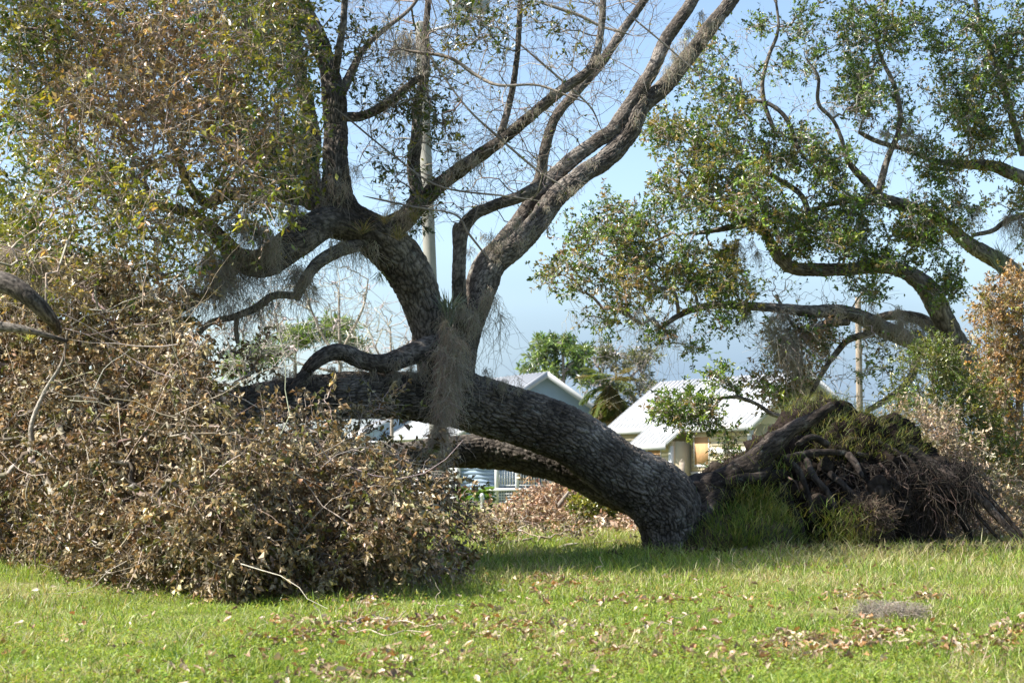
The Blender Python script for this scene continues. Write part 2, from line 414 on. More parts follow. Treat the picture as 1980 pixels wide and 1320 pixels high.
def sprigs(leaf, twig, base, d, k, Ls, ll, lw, colors, weights=None, var=0.18, tr=0.0016, droop=0.0, spread=0.9, tcol=((0.22, 0.17, 0.12),), fold=0.25, colnoise=None, prob=1.0, curl=0.1):
    """short leafy shoots"""
    n = len(base)
    if n == 0: return
    dd = nrm(d * 0.7 + rng.normal(size=(n, 3)) * 0.55 + np.array([0, 0, 0.15 - droop]))
    L = Ls * rng.uniform(0.5, 1.3, n)
    mid = base + dd * L[:, None] * 0.5 + rng.normal(size=(n, 3)) * L[:, None] * 0.07
    end = base + dd * L[:, None] + np.array([0, 0, -droop * 0.3]) * L[:, None]
    pts = np.stack([base, mid, end], 1); rad = np.stack([np.full(n, tr * 1.3), np.full(n, tr), np.full(n, tr * 0.6)], 1)
    V, Q = batch_paths(pts, rad, 3); twig.add(V, Q, np.repeat(pal(tcol, n, 0.15), 9, 0))
    t = rng.uniform(0.15, 1.05, (n, k)); t[:, :max(1, k // 3)] = rng.uniform(0.9, 1.05, (n, max(1, k // 3)))
    keep = rng.uniform(size=(n, k)) < prob
    pos = base[:, None] + (end - base)[:, None] * t[..., None]
    ld = nrm(dd[:, None] * 0.55 + rng.normal(size=(n, k, 3)) * spread * 0.75 + np.array([0, 0, -droop]))
    pc = pal(colors, n, var, weights)
    if colnoise is not None: pc = colnoise(base, pc)
    C = np.repeat(pc[:, None], k, 1) * (1 + 0.22 * rng.normal(size=(n, k, 1)))
    pos = pos[keep]; ld = ld[keep]; C = np.clip(C[keep], 0.005, 0.75)
    m = len(pos); nn = nrm(rand_unit(m) + np.array([0, 0, 0.55]))
    sz = rng.uniform(0.6, 1.25, m)
    V, T = batch_leaves(pos, ld, nn, ll * sz, lw * sz * rng.uniform(0.75, 1.2, m), fold, curl * rng.uniform(-0.5, 1.5, m)[:, None])
    leaf.add(V, T, np.repeat(C, 4, 0))

def ell(clumps, sub=0.35):
    """sample points in ellipsoid clumps: px,py,rx,ry,Y,rY,n"""
    out = []
    for (px, py, rx, ry, Y, rY, n) in clumps:
        n = int(n); ns = max(3, n // 12)
        c = rng.normal(size=(ns, 3)); c = c / np.linalg.norm(c, axis=1, keepdims=True) * rng.uniform(0, 1, (ns, 1)) ** 0.45
        j = rng.integers(0, ns, n); q = c[j] + rng.normal(size=(n, 3)) * sub * 0.55
        out.append(P(px + q[:, 0] * rx, py + q[:, 1] * ry, Y + q[:, 2] * rY))
    return np.vstack(out)

def inpoly(x, y, poly):
    poly = np.array(poly, float); ins = np.zeros(len(x), bool); j = len(poly) - 1
    for i in range(len(poly)):
        xi, yi = poly[i]; xj, yj = poly[j]
        c = ((yi > y) != (yj > y)) & (x < (xj - xi) * (y - yi) / (yj - yi + 1e-9) + xi); ins ^= c; j = i
    return ins

def polysample(poly, n):
    poly = np.array(poly, float); lo = poly.min(0); hi = poly.max(0); X = []; k = 0
    while k < n:
        q = rng.uniform(lo, hi, (n * 2, 2)); q = q[inpoly(q[:, 0], q[:, 1], poly)]; X.append(q); k += len(q)
    return np.vstack(X)[:n]

def moss(soup, anchors, n, L, W, col=((0.48, 0.43, 0.34), (0.38, 0.33, 0.25), (0.56, 0.51, 0.41)), r=0.0016, K=7, top=0.5):
    """curly strands hanging from the anchor points"""
    anchors = np.asarray(anchors); ntf = max(4, n // 38); ti = rng.integers(0, len(anchors), ntf)
    tp = anchors[ti] + rng.normal(size=(ntf, 3)) * W * np.array([1, 1, top]); tl = rng.uniform(.25, 1.25, ntf); i = rng.integers(0, ntf, n)
    a = tp[i] + rng.normal(size=(n, 3)) * min(.022, W * .4)
    ln = L * tl[i] * rng.uniform(0.4, 1.1, n)
    pts = [a]; d = rng.normal(size=(n, 3)) * 0.5
    for k in range(K - 1):
        d = d * 0.5 + rng.normal(size=(n, 3)) * 0.62
        pts.append(pts[-1] + (d + np.array([0, 0, -1.0])) * (ln / (K - 1))[:, None])
    pts = np.stack(pts, 1); rad = np.full((n, K), r) * np.linspace(1.1, 0.6, K)
    V, Q = batch_paths(pts, rad, 3); soup.add(V, Q, np.repeat(pal(col, n, 0.15), K * 3, 0))

# ------------------------------------------------------------------ ground, road
def grid_mesh(name, x0, x1, y0, y1, nx, ny, mat, lift=0.0, geo=False, **props):
    xs = np.linspace(x0, x1, nx); ys = (np.geomspace(y0 + 10, y1 + 10, ny) - 10) if geo else np.linspace(y0, y1, ny)
    X, Yy = np.meshgrid(xs, ys); Z = ground_z(X, Yy) + lift
    if geo: Z = np.where(Yy > 300, -0.8, Z)
    V = np.stack([X, Yy, Z], -1).reshape(-1, 3)
    i, j = np.meshgrid(np.arange(ny - 1), np.arange(nx - 1), indexing='ij'); a = (i * nx + j).reshape(-1)
    return mesh_np(name, V, np.stack([a, a + 1, a + nx + 1, a + nx], -1), mat, smooth=True, **props)

def ground_material():
    m, t, b = new_mat('lawn_soil')
    g = t.nodes.new('ShaderNodeTexCoord')
    n = t.nodes.new('ShaderNodeTexNoise'); n.inputs['Scale'].default_value = 1.2; n.inputs['Detail'].default_value = 8; n.inputs['Roughness'].default_value = 0.7
    n2 = t.nodes.new('ShaderNodeTexNoise'); n2.inputs['Scale'].default_value = 60; n2.inputs['Detail'].default_value = 4
    for q in (n, n2): t.links.new(g.outputs['Object'], q.inputs['Vector'])
    cr = t.nodes.new('ShaderNodeValToRGB'); e = cr.color_ramp.elements
    e[0].position = 0.35; e[0].color = (0.10, 0.12, 0.03, 1); e[1].position = 0.68; e[1].color = (0.26, 0.24, 0.11, 1)
    x = e.new(0.5); x.color = (0.16, 0.19, 0.045, 1)
    ad = t.nodes.new('ShaderNodeMath'); ad.operation = 'MULTIPLY_ADD'; ad.inputs[1].default_value = 0.5
    sb = t.nodes.new('ShaderNodeMath'); sb.operation = 'SUBTRACT'; sb.inputs[1].default_value = 0.25
    t.links.new(n2.outputs['Fac'], ad.inputs[0]); t.links.new(n.outputs['Fac'], sb.inputs[0]); t.links.new(sb.outputs[0], ad.inputs[2])
    t.links.new(ad.outputs[0], cr.inputs[0]); t.links.new(cr.outputs[0], b.inputs['Base Color']); b.inputs['Roughness'].default_value = 1
    b.inputs['Specular IOR Level'].default_value = 0.1
    bp = t.nodes.new('ShaderNodeBump'); bp.inputs['Distance'].default_value = 0.03; bp.inputs['Strength'].default_value = 1
    t.links.new(n2.outputs['Fac'], bp.inputs['Height']); t.links.new(bp.outputs[0], b.inputs['Normal'])
    return m
M_ground = ground_material()
grid_mesh('ground', -260, 260, -6, 620, 330, 330, M_ground, geo=True, kind='structure', label='grassy ground running from the near lawn to the houses')
M_road = flat_mat('pale_concrete', (0.36, 0.34, 0.31), 0.9, 0.1, 3)
grid_mesh('road', -60, 60, 47.5, 53.0, 120, 12, M_road, lift=0.012, kind='structure', label='pale grey street between the lawn and the houses')

# ------------------------------------------------------------------ houses
def box(V, Q, x0, x1, y0, y1, z0, z1):
    n = sum(len(v) for v in V)
    V.append(np.array([[x0, y0, z0], [x1, y0, z0], [x1, y1, z0], [x0, y1, z0], [x0, y0, z1], [x1, y0, z1], [x1, y1, z1], [x0, y1, z1]], float))
    Q.append(np.array([[0, 3, 2, 1], [4, 5, 6, 7], [0, 1, 5, 4], [1, 2, 6, 5], [2, 3, 7, 6], [3, 0, 4, 7]]) + n)

def box_obj(name, b, mat, parent, rot=None, loc=None, **props):
    V = []; Q = []
    for bb in (b if isinstance(b, list) else [b]): box(V, Q, *bb)
    o = mesh_np(name, np.vstack(V), np.vstack(Q), mat, parent, **props)
    if rot: o.rotation_euler = rot
    if loc: o.location = loc
    return o

def prism_obj(name, poly, axis, a0, a1, mat, parent, **props):
    """poly in the plane across the axis ('x': (y,z), 'y': (x,z)), extruded from a0 to a1; convex"""
    n = len(poly); V = []
    for a in (a0, a1):
        for (p, z) in poly: V.append((a, p, z) if axis == 'x' else (p, a, z))
    me = bpy.data.meshes.new(name)
    fs = [tuple(range(n)), tuple(range(2 * n - 1, n - 1, -1))] + [(i, i + n, (i + 1) % n + n, (i + 1) % n) for i in range(n)]
    me.from_pydata(V, [], fs); me.update(); me.materials.append(mat)
    import bmesh
    bm = bmesh.new(); bm.from_mesh(me); bmesh.ops.recalc_face_normals(bm, faces=bm.faces); bm.to_mesh(me); bm.free()
    o = bpy.data.objects.new(name, me); COL.objects.link(o); o.parent = parent; setp(o, **props)
    return o

M_blue = flat_mat('blue_siding', (0.25, 0.33, 0.43), 0.7, 0.05, 2)
M_yel = flat_mat('yellow_siding', (0.50, 0.43, 0.30), 0.75, 0.07, 2)
M_white = flat_mat('white_paint', (0.62, 0.62, 0.61), 0.5, 0.05, 2)
M_metal = flat_mat('white_metal_roof', (0.42, 0.435, 0.455), 0.55, 0.04, 1.5, bump=0.03, spec=0.5)
M_glass = flat_mat('window_glass', (0.03, 0.04, 0.05), 0.08, 0.1, 1, bump=0.0, spec=0.8)
M_ply = flat_mat('plywood', (0.46, 0.27, 0.13), 0.8, 0.14, 5)
M_trim = flat_mat('grey_fascia', (0.40, 0.41, 0.41), 0.6, 0.05, 2)
M_wood = flat_mat('weathered_wood', (0.27, 0.22, 0.17), 0.9, 0.25, 9, bump=0.4)
M_conc = flat_mat('grey_pole', (0.26, 0.25, 0.22), 0.85, 0.12, 5, bump=0.2)
M_steel = flat_mat('grey_metal', (0.30, 0.34, 0.38), 0.4, 0.06, 4, bump=0.02)

def siding(parent, mat, x0, x1, y, z0, z1, face, h=0.2, axis='y'):
    """lap boards, each one an object sharing a mesh; face = -1 or +1: the way the wall looks"""
    base = None; k = 0; z = z0
    L = x1 - x0
    while z < z1 - 0.03:
        hh = min(h, z1 - z)
        if base is None or hh < h - 1e-3:
            y0_, y1_ = 0.0, face * 0.035; t = face * 0.012
            V = np.array([[0, 0, 0], [L, 0, 0], [L, y1_, 0], [0, y1_, 0], [0, 0, hh], [L, 0, hh], [L, t, hh], [0, t, hh]], float)
            Q = np.array([[0, 3, 2, 1], [4, 5, 6, 7], [0, 1, 5, 4], [1, 2, 6, 5], [2, 3, 7, 6], [3, 0, 4, 7]])
            if face < 0: pass
            o = mesh_np('siding_board', V, Q, mat, parent); 
            if hh == h: base = o
        else:
            o = base.copy(); COL.objects.link(o); o.parent = parent
        if axis == 'y': o.location = (x0, y, z)
        else: o.location = (y, x0, z); o.rotation_euler = (0, 0, math.pi / 2)
        z += h; k += 1

def roof_plane(parent, p_ridge0, p_ridge1, p_eave0, p_eave1, mat, seam=0.42, th=0.09, name='roof'):
    """a metal roof slope with standing seams as geometry"""
    R0, R1, E0, E1 = [np.array(q, float) for q in (p_ridge0, p_ridge1, p_eave0, p_eave1)]
    n = nrm(np.cross(R1 - R0, E0 - R0)); n = n if n[2] > 0 else -n
    V = np.array([R0, R1, E1, E0, R0 - n * th, R1 - n * th, E1 - n * th, E0 - n * th])
    Q = np.array([[0, 1, 2, 3], [7, 6, 5, 4], [0, 4, 5, 1], [1, 5, 6, 2], [2, 6, 7, 3], [3, 7, 4, 0]])
    o = mesh_np(name, V, Q, mat, parent)
    W = np.linalg.norm(R1 - R0); k = max(2, int(W / seam)); ex = (R1 - R0) / W
    sl = E0 - R0
    V2 = []; Q2 = []
    w = 0.012; hgt = 0.035
    a = -ex * w; b = ex * w; top = n * hgt; lo = n * 0.002
    sm = np.array([a + lo, b + lo, b + top, a + top, a + lo + sl, b + lo + sl, b + top + sl, a + top + sl])
    QQ = np.array([[0, 1, 2, 3], [7, 6, 5, 4], [0, 4, 5, 1], [1, 5, 6, 2], [2, 6, 7, 3], [3, 7, 4, 0]])
    first = None
    for i in range(k + 1):
        pnt = R0 + ex * (0.03 + (W - 0.06) * i / k)
        if first is None: first = mesh_np('roof_seam', sm, QQ, mat, o); q = first
        else: q = first.copy(); COL.objects.link(q); q.parent = o
        q.location = tuple(pnt)
    return o

# blue house: local x along the gable wall (left to right), local y going away from it
gz = -0.8
bh = empty('blue_house', (0, 0, 0), 'pale blue gabled house with white metal roof and railed porch behind the arching trunk', 'house')
bl = P(884, 965, 80); bh.location = (bl[0], bl[1], gz); th_b = math.radians(24)
bh.rotation_euler = (0, 0, th_b)
BW = 8.9; BE = 3.35; BRI = 6.2; BL = 12
prism_obj('wall', [(0, 0), (BW, 0), (BW, BE), (BW / 2, BRI - 0.12), (0, BE)], 'y', 0.0, 0.2, M_blue, bh)
box_obj('wall', (0.0, 0.2, 0.21, BL, 0, BE - 0.05), M_white, bh); box_obj('wall', (BW - 0.2, BW, 0.21, BL, 0, BE - 0.05), M_blue, bh)
siding(bh, M_white, 0.21, BL, 0.0, 0.1, BE - 0.15, 1, 0.2, 'x')
siding(bh, M_blue, 0.12, BW - 0.12, 0.0, 0.1, BE - 0.2, -1, 0.2)
ov = 0.45; sl = (BRI - BE) / (BW / 2)
for s in (0, 1):
    ex = -ov if s == 0 else BW + ov
    roof_plane(bh, (BW / 2, -ov, BRI), (BW / 2, BL, BRI), (ex, -ov, BE - sl * ov), (ex, BL, BE - sl * ov), M_metal)
    q = 0.26
    V = np.array([[BW / 2, -ov - .03, BRI + .03], [ex, -ov - .03, BE - sl * ov + .03], [ex, -ov - .03, BE - sl * ov - q], [BW / 2, -ov - .03, BRI - q - .03]])
    V = np.vstack([V, V + [0, 0.05, 0]]); Q = np.array([[0, 1, 2, 3], [7, 6, 5, 4], [0, 4, 5, 1], [1, 5, 6, 2], [2, 6, 7, 3], [3, 7, 4, 0]])
    mesh_np('bargeboard', V, Q, M_trim, bh)
box_obj('corner_board', (-0.05, 0.14, -0.06, 0.12, 0, BE - .1), M_white, bh)
# porch
box_obj('porch_floor', (1.3, 6.5, -1.5, -0.06, 0.55, 0.68), M_white, bh)
for x in (1.4, 2.45, 4.2, 6.4): box_obj('porch_post', (x - .07, x + .07, -1.46, -1.32, 0, 2.7), M_white, bh)
box_obj('porch_beam', (1.3, 6.5, -1.48, -1.3, 2.71, 2.95), M_white, bh)
box_obj('porch_roof', (1.2, 6.6, -1.6, -0.05, 2.96, 3.06), M_metal, bh)
rl = box_obj('railing', [(1.48, 6.33, -1.42, -1.36, 1.56, 1.62), (1.48, 6.33, -1.42, -1.36, 0.78, 0.83)], M_white, bh)
b0 = box_obj('baluster', (-.022, .022, -.02, .02, 0, .725), M_white, rl); x = 1.55; b0.location = (x, -1.39, .832)
while x < 6.2:
    x += 0.135
    if min(abs(x - q) for q in (2.45, 4.2)) < .1: continue
    c = b0.copy(); COL.objects.link(c); c.parent = rl; c.location = (x, -1.39, .832)
la = box_obj('lattice', (1.5, 6.3, -1.44, -1.41, 0.0, 0.06), M_white, bh)
l0 = box_obj('lattice_strip', (-.02, .02, -.01, .01, 0, .48), M_white, la); l0.location = (1.5, -1.425, .062)
for k in range(1, 37):
    c = l0.copy(); COL.objects.link(c); c.parent = la; c.location = (1.5 + k * .13, -1.425, .062)
l1 = box_obj('lattice_strip', (1.5, 6.3, -1.438, -1.436, 0, .04), M_white, la); l1.location = (0, 0, .14)
for k in (1, 2): c = l1.copy(); COL.objects.link(c); c.parent = la; c.location = (0, 0, .14 + .13 * k)
for x in (3.0, 5.0):
    w = box_obj('window', [(x, x + .95, -.05, -.035, 1.0, 2.3)], M_glass, bh)
    box_obj('frame', [(x - .09, x, -.085, -.03, .92, 2.4), (x + .95, x + 1.04, -.085, -.03, .92, 2.4), (x, x + .95, -.085, -.03, 2.3, 2.4), (x, x + .95, -.085, -.03, .92, 1.0), (x, x + .95, -.08, -.051, 1.62, 1.67)], M_white, w)

# white house with twin gables left of the blue one
wh = empty('white_house', (0, 0, 0), 'white gabled house glimpsed under the left part of the arching trunk', 'house')
wl = P(668, 965, 88); wh.location = (wl[0], wl[1], gz); wh.rotation_euler = (0, 0, math.radians(12))
WW = 5.6
box_obj('wall', (0, WW, 0, 7, 0, 3.0), M_white, wh)
prism_obj('gable', [(0, 3.0), (WW, 3.0), (WW / 2, 4.3)], 'y', 0.02, 0.2, M_blue, wh)
siding(wh, M_white, 0, WW, -0.001, 0.1, 2.95, -1, 0.2)
for ex in (-.35, WW + .35): roof_plane(wh, (WW / 2, -.35, 4.42), (WW / 2, 7, 4.42), (ex, -.35, 2.86), (ex, 7, 2.86), M_metal)
for x in (1.0, 3.6):
    w = box_obj('window', (x, x + .9, -.045, -.04, .9, 2.2), M_glass, wh)
    box_obj('frame', [(x - .08, x, -.07, -.03, .84, 2.28), (x + .9, x + .98, -.07, -.03, .84, 2.28), (x, x + .9, -.07, -.03, 2.2, 2.28), (x, x + .9, -.07, -.03, .84, .9)], M_white, w)

# yellow house: local x along the ridge (far left to near right), local y points to the lit front (down slope)
yh = empty('yellow_house', (0, 0, 0), 'pale yellow house with white metal roof and boarded windows right of the trunk', 'house')
yl = P(1283, 740, 78); yh.location = (yl[0], yl[1], gz); yh.rotation_euler = (0, 0, math.atan2(-0.866, 0.5))
RZ = 5.55; RUN = 3.0; EZ = 3.36; YL = 10.3
slp = (RZ - EZ) / RUN
def yb(name, x0, x1, y0, y1, z0, z1, mat, par=yh): return box_obj(name, (x0, x1, -y1, -y0, z0, z1), mat, par)
# front is towards local -y; a wing steps forward between x = WA and WB
WA, WB, RUN2 = 3.1, 5.85, 4.0; EZ2 = RZ - slp * RUN2
for (a, b_, r_) in ((-.3, WA, RUN), (WA + .005, WB, RUN2), (WB + .005, YL, RUN)):
    roof_plane(yh, (a, 0, RZ), (b_, 0, RZ), (a, -r_, RZ - slp * r_), (b_, -r_, RZ - slp * r_), M_metal, 0.33)
    yb('fascia', a + .01, b_ - .01, r_ + .005, r_ + .05, RZ - slp * r_ - .27, RZ - slp * r_ - .02, M_trim)
roof_plane(yh, (-.3, 0.01, RZ), (YL, 0.01, RZ), (-.3, 3.5, RZ - slp * 3.5), (YL, 3.5, RZ - slp * 3.5), M_metal)
WL = 9.7
yb('wall', 0, WA + .19, RUN - .6, RUN - .4, 0, EZ + .1, M_yel)
yb('wall', WA + .2, WB - .2, RUN2 - .6, RUN2 - .4, 0, EZ2 + .1, M_yel)
yb('wall', WB - .4, WB - .2, RUN - .5, RUN2 - .61, 0, EZ2 + .1, M_yel)
yb('wall', WA + .2, WA + .4, RUN - .5, RUN2 - .61, 0, EZ2 + .1, M_yel)
yb('wall', WB - .19, WL, RUN - .6, RUN - .4, 0, EZ + .1, M_yel)
yb('wall', 0, .2, -3.0, RUN - .61, 0, EZ, M_yel); yb('wall', WL - .2, WL, -3.0, RUN - .61, 0, EZ, M_yel)
for x_ in (0, WL - .19): prism_obj('gable', [(-RUN + .5, EZ + .01), (0, RZ - .14), (3.0, EZ + .01)], 'x', x_, x_ + .18, M_yel, yh)
q = .26
for sy, yy in ((-1, -RUN), (1, 3.5)):
    V = np.array([[YL + .03, 0, RZ + .03], [YL + .03, yy, RZ - slp * abs(yy) + .03], [YL + .03, yy, RZ - slp * abs(yy) - q], [YL + .03, 0, RZ - q]]); V = np.vstack([V, V - [.05, 0, 0]])
    mesh_np('bargeboard', V, np.array([[0, 1, 2, 3], [7, 6, 5, 4], [0, 4, 5, 1], [1, 5, 6, 2], [2, 6, 7, 3], [3, 7, 4, 0]]), M_trim, yh)
siding(yh, M_yel, WA + .2, WB - .34, -RUN2 + .4, .1, EZ2 - .05, -1, .2)
siding(yh, M_yel, WB - .1, WL - .14, -RUN + .4, .1, EZ - .05, -1, .2)
yb('corner_board', WB - .33, WB - .17, RUN2 - .52, RUN2 - .34, 0, EZ2 - .1, M_white)
yb('corner_board', WL - .13, WL + .03, RUN - .52, RUN - .34, 0, EZ - .1, M_white)
for (x, y, zb, zt, ww) in ((4.0, RUN2, 1.3, 2.4, .95), (5.98, RUN, 1.75, 2.9, 1.0)):
    w = yb('boarded_window', x, x + ww, y - .37, y - .345, zb, zt, M_ply)
    box_obj('frame', [(x - .03, x, -(y - .33), -(y - .38), zb - .1, zt + .05), (x + ww, x + ww + .03, -(y - .33), -(y - .38), zb - .1, zt + .05), (x, x + ww, -(y - .33), -(y - .38), zb - .1, zb)], M_white, w)
for (x, z, l, h_) in ((7.05, 2.15, 1.2, .26), (8.3, 2.2, 1.2, .2), (8.9, 1.8, .6, .2), (7.6, 1.85, .9, .08), (5.7, 1.3, 1.3, .14), (7.4, 1.3, 1.0, .14)): yb('primed_patch', x, x + l, RUN - .37, RUN - .345, z, z + h_, M_white)
# gable peeping over the root ball
yw = empty('grey_gable_house', (0, 0, 0), 'pale grey gable of a far house peeping out over the root ball', 'house')
q = P(1572, 965, 84); yw.location = (q[0], q[1], gz); yw.rotation_euler = (0, 0, math.radians(20))
box_obj('wall', (-1.6, 1.6, 0, 6, 0, 4.1), M_yel, yw)
prism_obj('gable', [(-1.6, 4.101), (1.6, 4.101), (0, 5.6)], 'y', .02, .2, M_trim, yw)
for ex in (-1.9, 1.9): roof_plane(yw, (0, -.3, 5.72), (0, 6, 5.72), (ex, -.3, 3.95), (ex, 6, 3.95), M_metal)

# ------------------------------------------------------------------ poles
def lathe(name, prof, mat, parent, sides=20, loc=None, tilt=None, **props):
    prof = np.array(prof, float); n = len(prof); th = np.arange(sides) * 2 * np.pi / sides
    V = np.stack([prof[:, None, 0] * np.cos(th), prof[:, None, 0] * np.sin(th), np.repeat(prof[:, None, 1], sides, 1)], -1).reshape(-1, 3)
    i = np.arange(n - 1)[:, None]; j = np.arange(sides)[None]; jn = (j + 1) % sides
    Q = np.stack([i * sides + j, i * sides + jn, (i + 1) * sides + jn, (i + 1) * sides + j], -1).reshape(-1, 4)
    cap = np.stack([np.full(sides, len(V)), (n - 1) * sides + np.arange(sides), (n - 1) * sides + (np.arange(sides) + 1) % sides], -1)
    V = np.vstack([V, [0, 0, prof[-1, 1]]])
    o = mesh_np(name, V, [cap, Q], mat, parent, smooth=True)
    if loc is not None: o.location = loc
    if tilt: o.rotation_euler = tilt
    setp(o, **props); return o

def path_obj(name, pts, rad, mat, parent, sides=8, col=(0.3, 0.3, 0.3)):
    C, s = catmull(np.column_stack([np.array(pts, float), rad]), max(6, len(pts) * 4))
    V, Q = batch_paths(C[None, :, :3], C[None, :, 3], sides)
    return mesh_np(name, V, Q, mat, parent, smooth=True, col=np.broadcast_to(col, (len(V), 3)))

pz = ground_z(0, 34.0)
pb = P(851, 700, 34)
up = empty('street_light_pole', (pb[0], 34, float(pz)), 'tall grey leaning light pole standing behind the fork of the fallen oak', 'light pole')
top = P(820, 45, 34); hgt = top[2] - float(pz)
lean = math.atan2(pb[0] - top[0] + 0.07, hgt)
po = lathe('pole', [(0.15, 0), (0.135, 3), (0.125, 6), (0.115, hgt - .1), (0.115, hgt), (0.08, hgt + .03)], M_conc, up, tilt=(0, -lean, 0))
def rel(p, root): return np.asarray(p) - np.array(root.location)
path_obj('lamp_arm', rel([P(824, 62, 34), P(850, 55, 33.9), P(880, 47, 33.8), P(905, 43, 33.7)], up), [.035, .033, .03, .03], M_steel, up)
hb = rel(P(912, -6, 33.7), up)
hd = box_obj('lamp_head', (-.36, .36, -.28, .28, -.3, .22), M_steel, up); hd.location = tuple(hb); hd.rotation_euler = (.2, math.radians(8), .15)
bv = hd.modifiers.new('bevel', 'BEVEL'); bv.width = .035; bv.segments = 3
path_obj('bracket', rel([P(876, -30, 33.6), P(877, 20, 33.6), P(879, 33, 33.6), P(905, 37, 33.6), P(905, 20, 33.6)], up), [.012] * 5, M_steel, up)
path_obj('cable', rel([P(904, 42, 33.5), P(899, 28, 33.5), P(906, 17, 33.5), P(918, 16, 33.5)], up), [.011] * 4, M_wood, up)
cb = box_obj('clamp', (-.05, .05, -.05, .05, -.08, .08), M_steel, up); cb.location = tuple(rel(P(905, 41, 33.7), up))

py_ = 42.0; q = P(1664, 900, py_)
wp = empty('wooden_pole', (q[0], py_, float(ground_z(q[0], py_))), 'weathered wooden pole with a splintered top behind the root ball', 'pole')
ht = P(1664, 575, py_)[2] - float(ground_z(q[0], py_))
lathe('post', [(0.09, 0), (0.085, 2), (0.075, ht - .2), (0.07, ht)], M_wood, wp, 12)
sp = prism_obj('splinter', [(-.0, ht - 1.6), (.05, ht - 1.5), (.01, ht + .15), (-.02, ht - .2)], 'y', -.03, .03, M_ply, wp); sp.rotation_euler = (0, math.radians(4), 0)
sp.location = (.06 - math.sin(math.radians(4)) * ht, 0, 0)
fp = empty('fence_post', (0, 0, 0), 'short brown wooden post in front of the yellow house wall', 'post')
q = P(1319, 960, 64); fp.location = (q[0], 64, float(ground_z(q[0], 64))); box_obj('post', (-.09, .09, -.09, .09, 0, 1.75), M_wood, fp)
prism_obj('post_cap', [(-.09, 1.752), (.09, 1.752), (0, 1.87)], 'y', -.09, .09, M_wood, fp)
for (px, dy, lab) in ((932, 0, 'small white marker standing on the far kerb left of the porch'), ):
    hy = P(px, 975, 56); z0 = float(ground_z(hy[0], 56))
    o = lathe('road_marker', [(.05, 0), (.05, .42), (.065, .43), (.065, .5), (.03, .54)], M_white, None, 10, loc=(hy[0], 56, z0), label=lab, cat='marker')

# ------------------------------------------------------------------ FALLEN OAK
OX = P(1300, 1065, 16.5); ORG = np.array([OX[0], 16.5, 0.0])
oak = empty('fallen_oak', tuple(ORG), 'huge uprooted live oak lying across the lawn, trunk arching left from its root ball', 'tree')
limbs = {}
def LB(key, ctrl, **kw):
    if key in ('D', 'D2', 'D3', 'C', 'A5', 'A6', 'low', 'B'): ctrl = [(a_, b_, r_ * (.88 if i_ > 3 else .97), y_) for i_, (a_, b_, r_, y_) in enumerate(ctrl)]
    kw.setdefault('seed', len(limbs) * 7 + 3)
    limbs[key] = limb_mesh(kw.pop('name', 'limb'), ctrl, kw.pop('mat', M_bark), oak, ORG, **kw)
LB('trunk', [(1300, 1100, 56, 16.5), (1299, 1035, 60, 16.5), (1288, 980, 68, 16.45), (1250, 942, 64, 16.4), (1205, 915, 59, 16.3), (1110, 851, 56, 16.15), (1020, 810, 55, 16.0), (955, 788, 56, 15.9),
             (895, 770, 56, 15.8), (800, 764, 48, 15.6), (700, 761, 45, 15.3), (600, 769, 42, 15.0), (500, 780, 41, 14.7), (420, 800, 38, 14.4), (330, 838, 30, 14.1), (220, 880, 22, 13.8)],
   name='trunk', detail=0.0082, cl=0.12, cw=0.034, depth=0.022, lump=0.045)
LB('under', [(1240, 965, 40, 16.6), (1190, 938, 44, 16.65), (1100, 896, 43, 16.7), (1019, 879, 38, 16.7), (950, 872, 36, 16.7), (900, 873, 33, 16.6), (820, 878, 28, 16.3), (750, 888, 26, 16.0), (690, 905, 25, 15.7), (640, 940, 22, 15.2), (540, 965, 16, 14.6), (420, 990, 11, 14.0)], detail=0.014, depth=0.018, tint=0.8)
LB('A', [(862, 760, 54, 15.8), (852, 705, 46, 15.75), (838, 655, 42, 15.7), (820, 600, 39, 15.6), (800, 545, 42, 15.5), (772, 495, 44, 15.4), (725, 458, 42, 15.3), (672, 425, 38, 15.2), (652, 380, 33, 15.2), (650, 320, 26, 15.2), (652, 250, 24, 15.3),
         (650, 190, 24, 15.3), (636, 130, 19, 15.4), (610, 70, 19, 15.5), (585, 10, 16, 15.6), (570, -60, 14, 15.7), (560, -160, 10, 15.9)], detail=0.013, depth=0.017)
LB('A2', [(690, 440, 34, 15.2), (630, 432, 32, 15.0), (570, 470, 33, 14.8), (515, 508, 30, 14.7), (462, 500, 24, 14.6), (428, 465, 17, 14.4), (385, 425, 12, 14.2), (320, 400, 9, 14.0), (240, 390, 6, 13.8)])
LB('A3', [(640, 410, 24, 15.1), (590, 385, 16, 15.2), (520, 374, 14, 15.3), (440, 375, 13, 15.3), (395, 390, 11, 15.2), (362, 350, 9, 15.1), (340, 290, 7, 15.0), (300, 200, 5, 15.0)])
LB('A4', [(610, 400, 20, 15.3), (602, 330, 16, 15.4), (607, 270, 15, 15.5), (592, 190, 14, 15.6), (577, 110, 12, 15.7), (570, 20, 9, 15.8), (566, -80, 7, 15.9)])
LB('A5', [(655, 225, 11, 15.3), (700, 225, 10, 15.2), (745, 205, 10, 15.1), (780, 172, 8, 15.0), (830, 140, 6, 14.9)], mat=M_bark_pale)
LB('A6', [(655, 190, 11, 15.3), (680, 140, 9, 15.4), (700, 100, 6, 15.5), (740, 60, 5, 15.6), (790, 20, 4, 15.7), (820, -20, 3, 15.7)])
LB('A7', [(645, 170, 9, 15.3), (655, 100, 8, 15.1), (665, 40, 7, 15.0), (668, -40, 6, 15.0)])
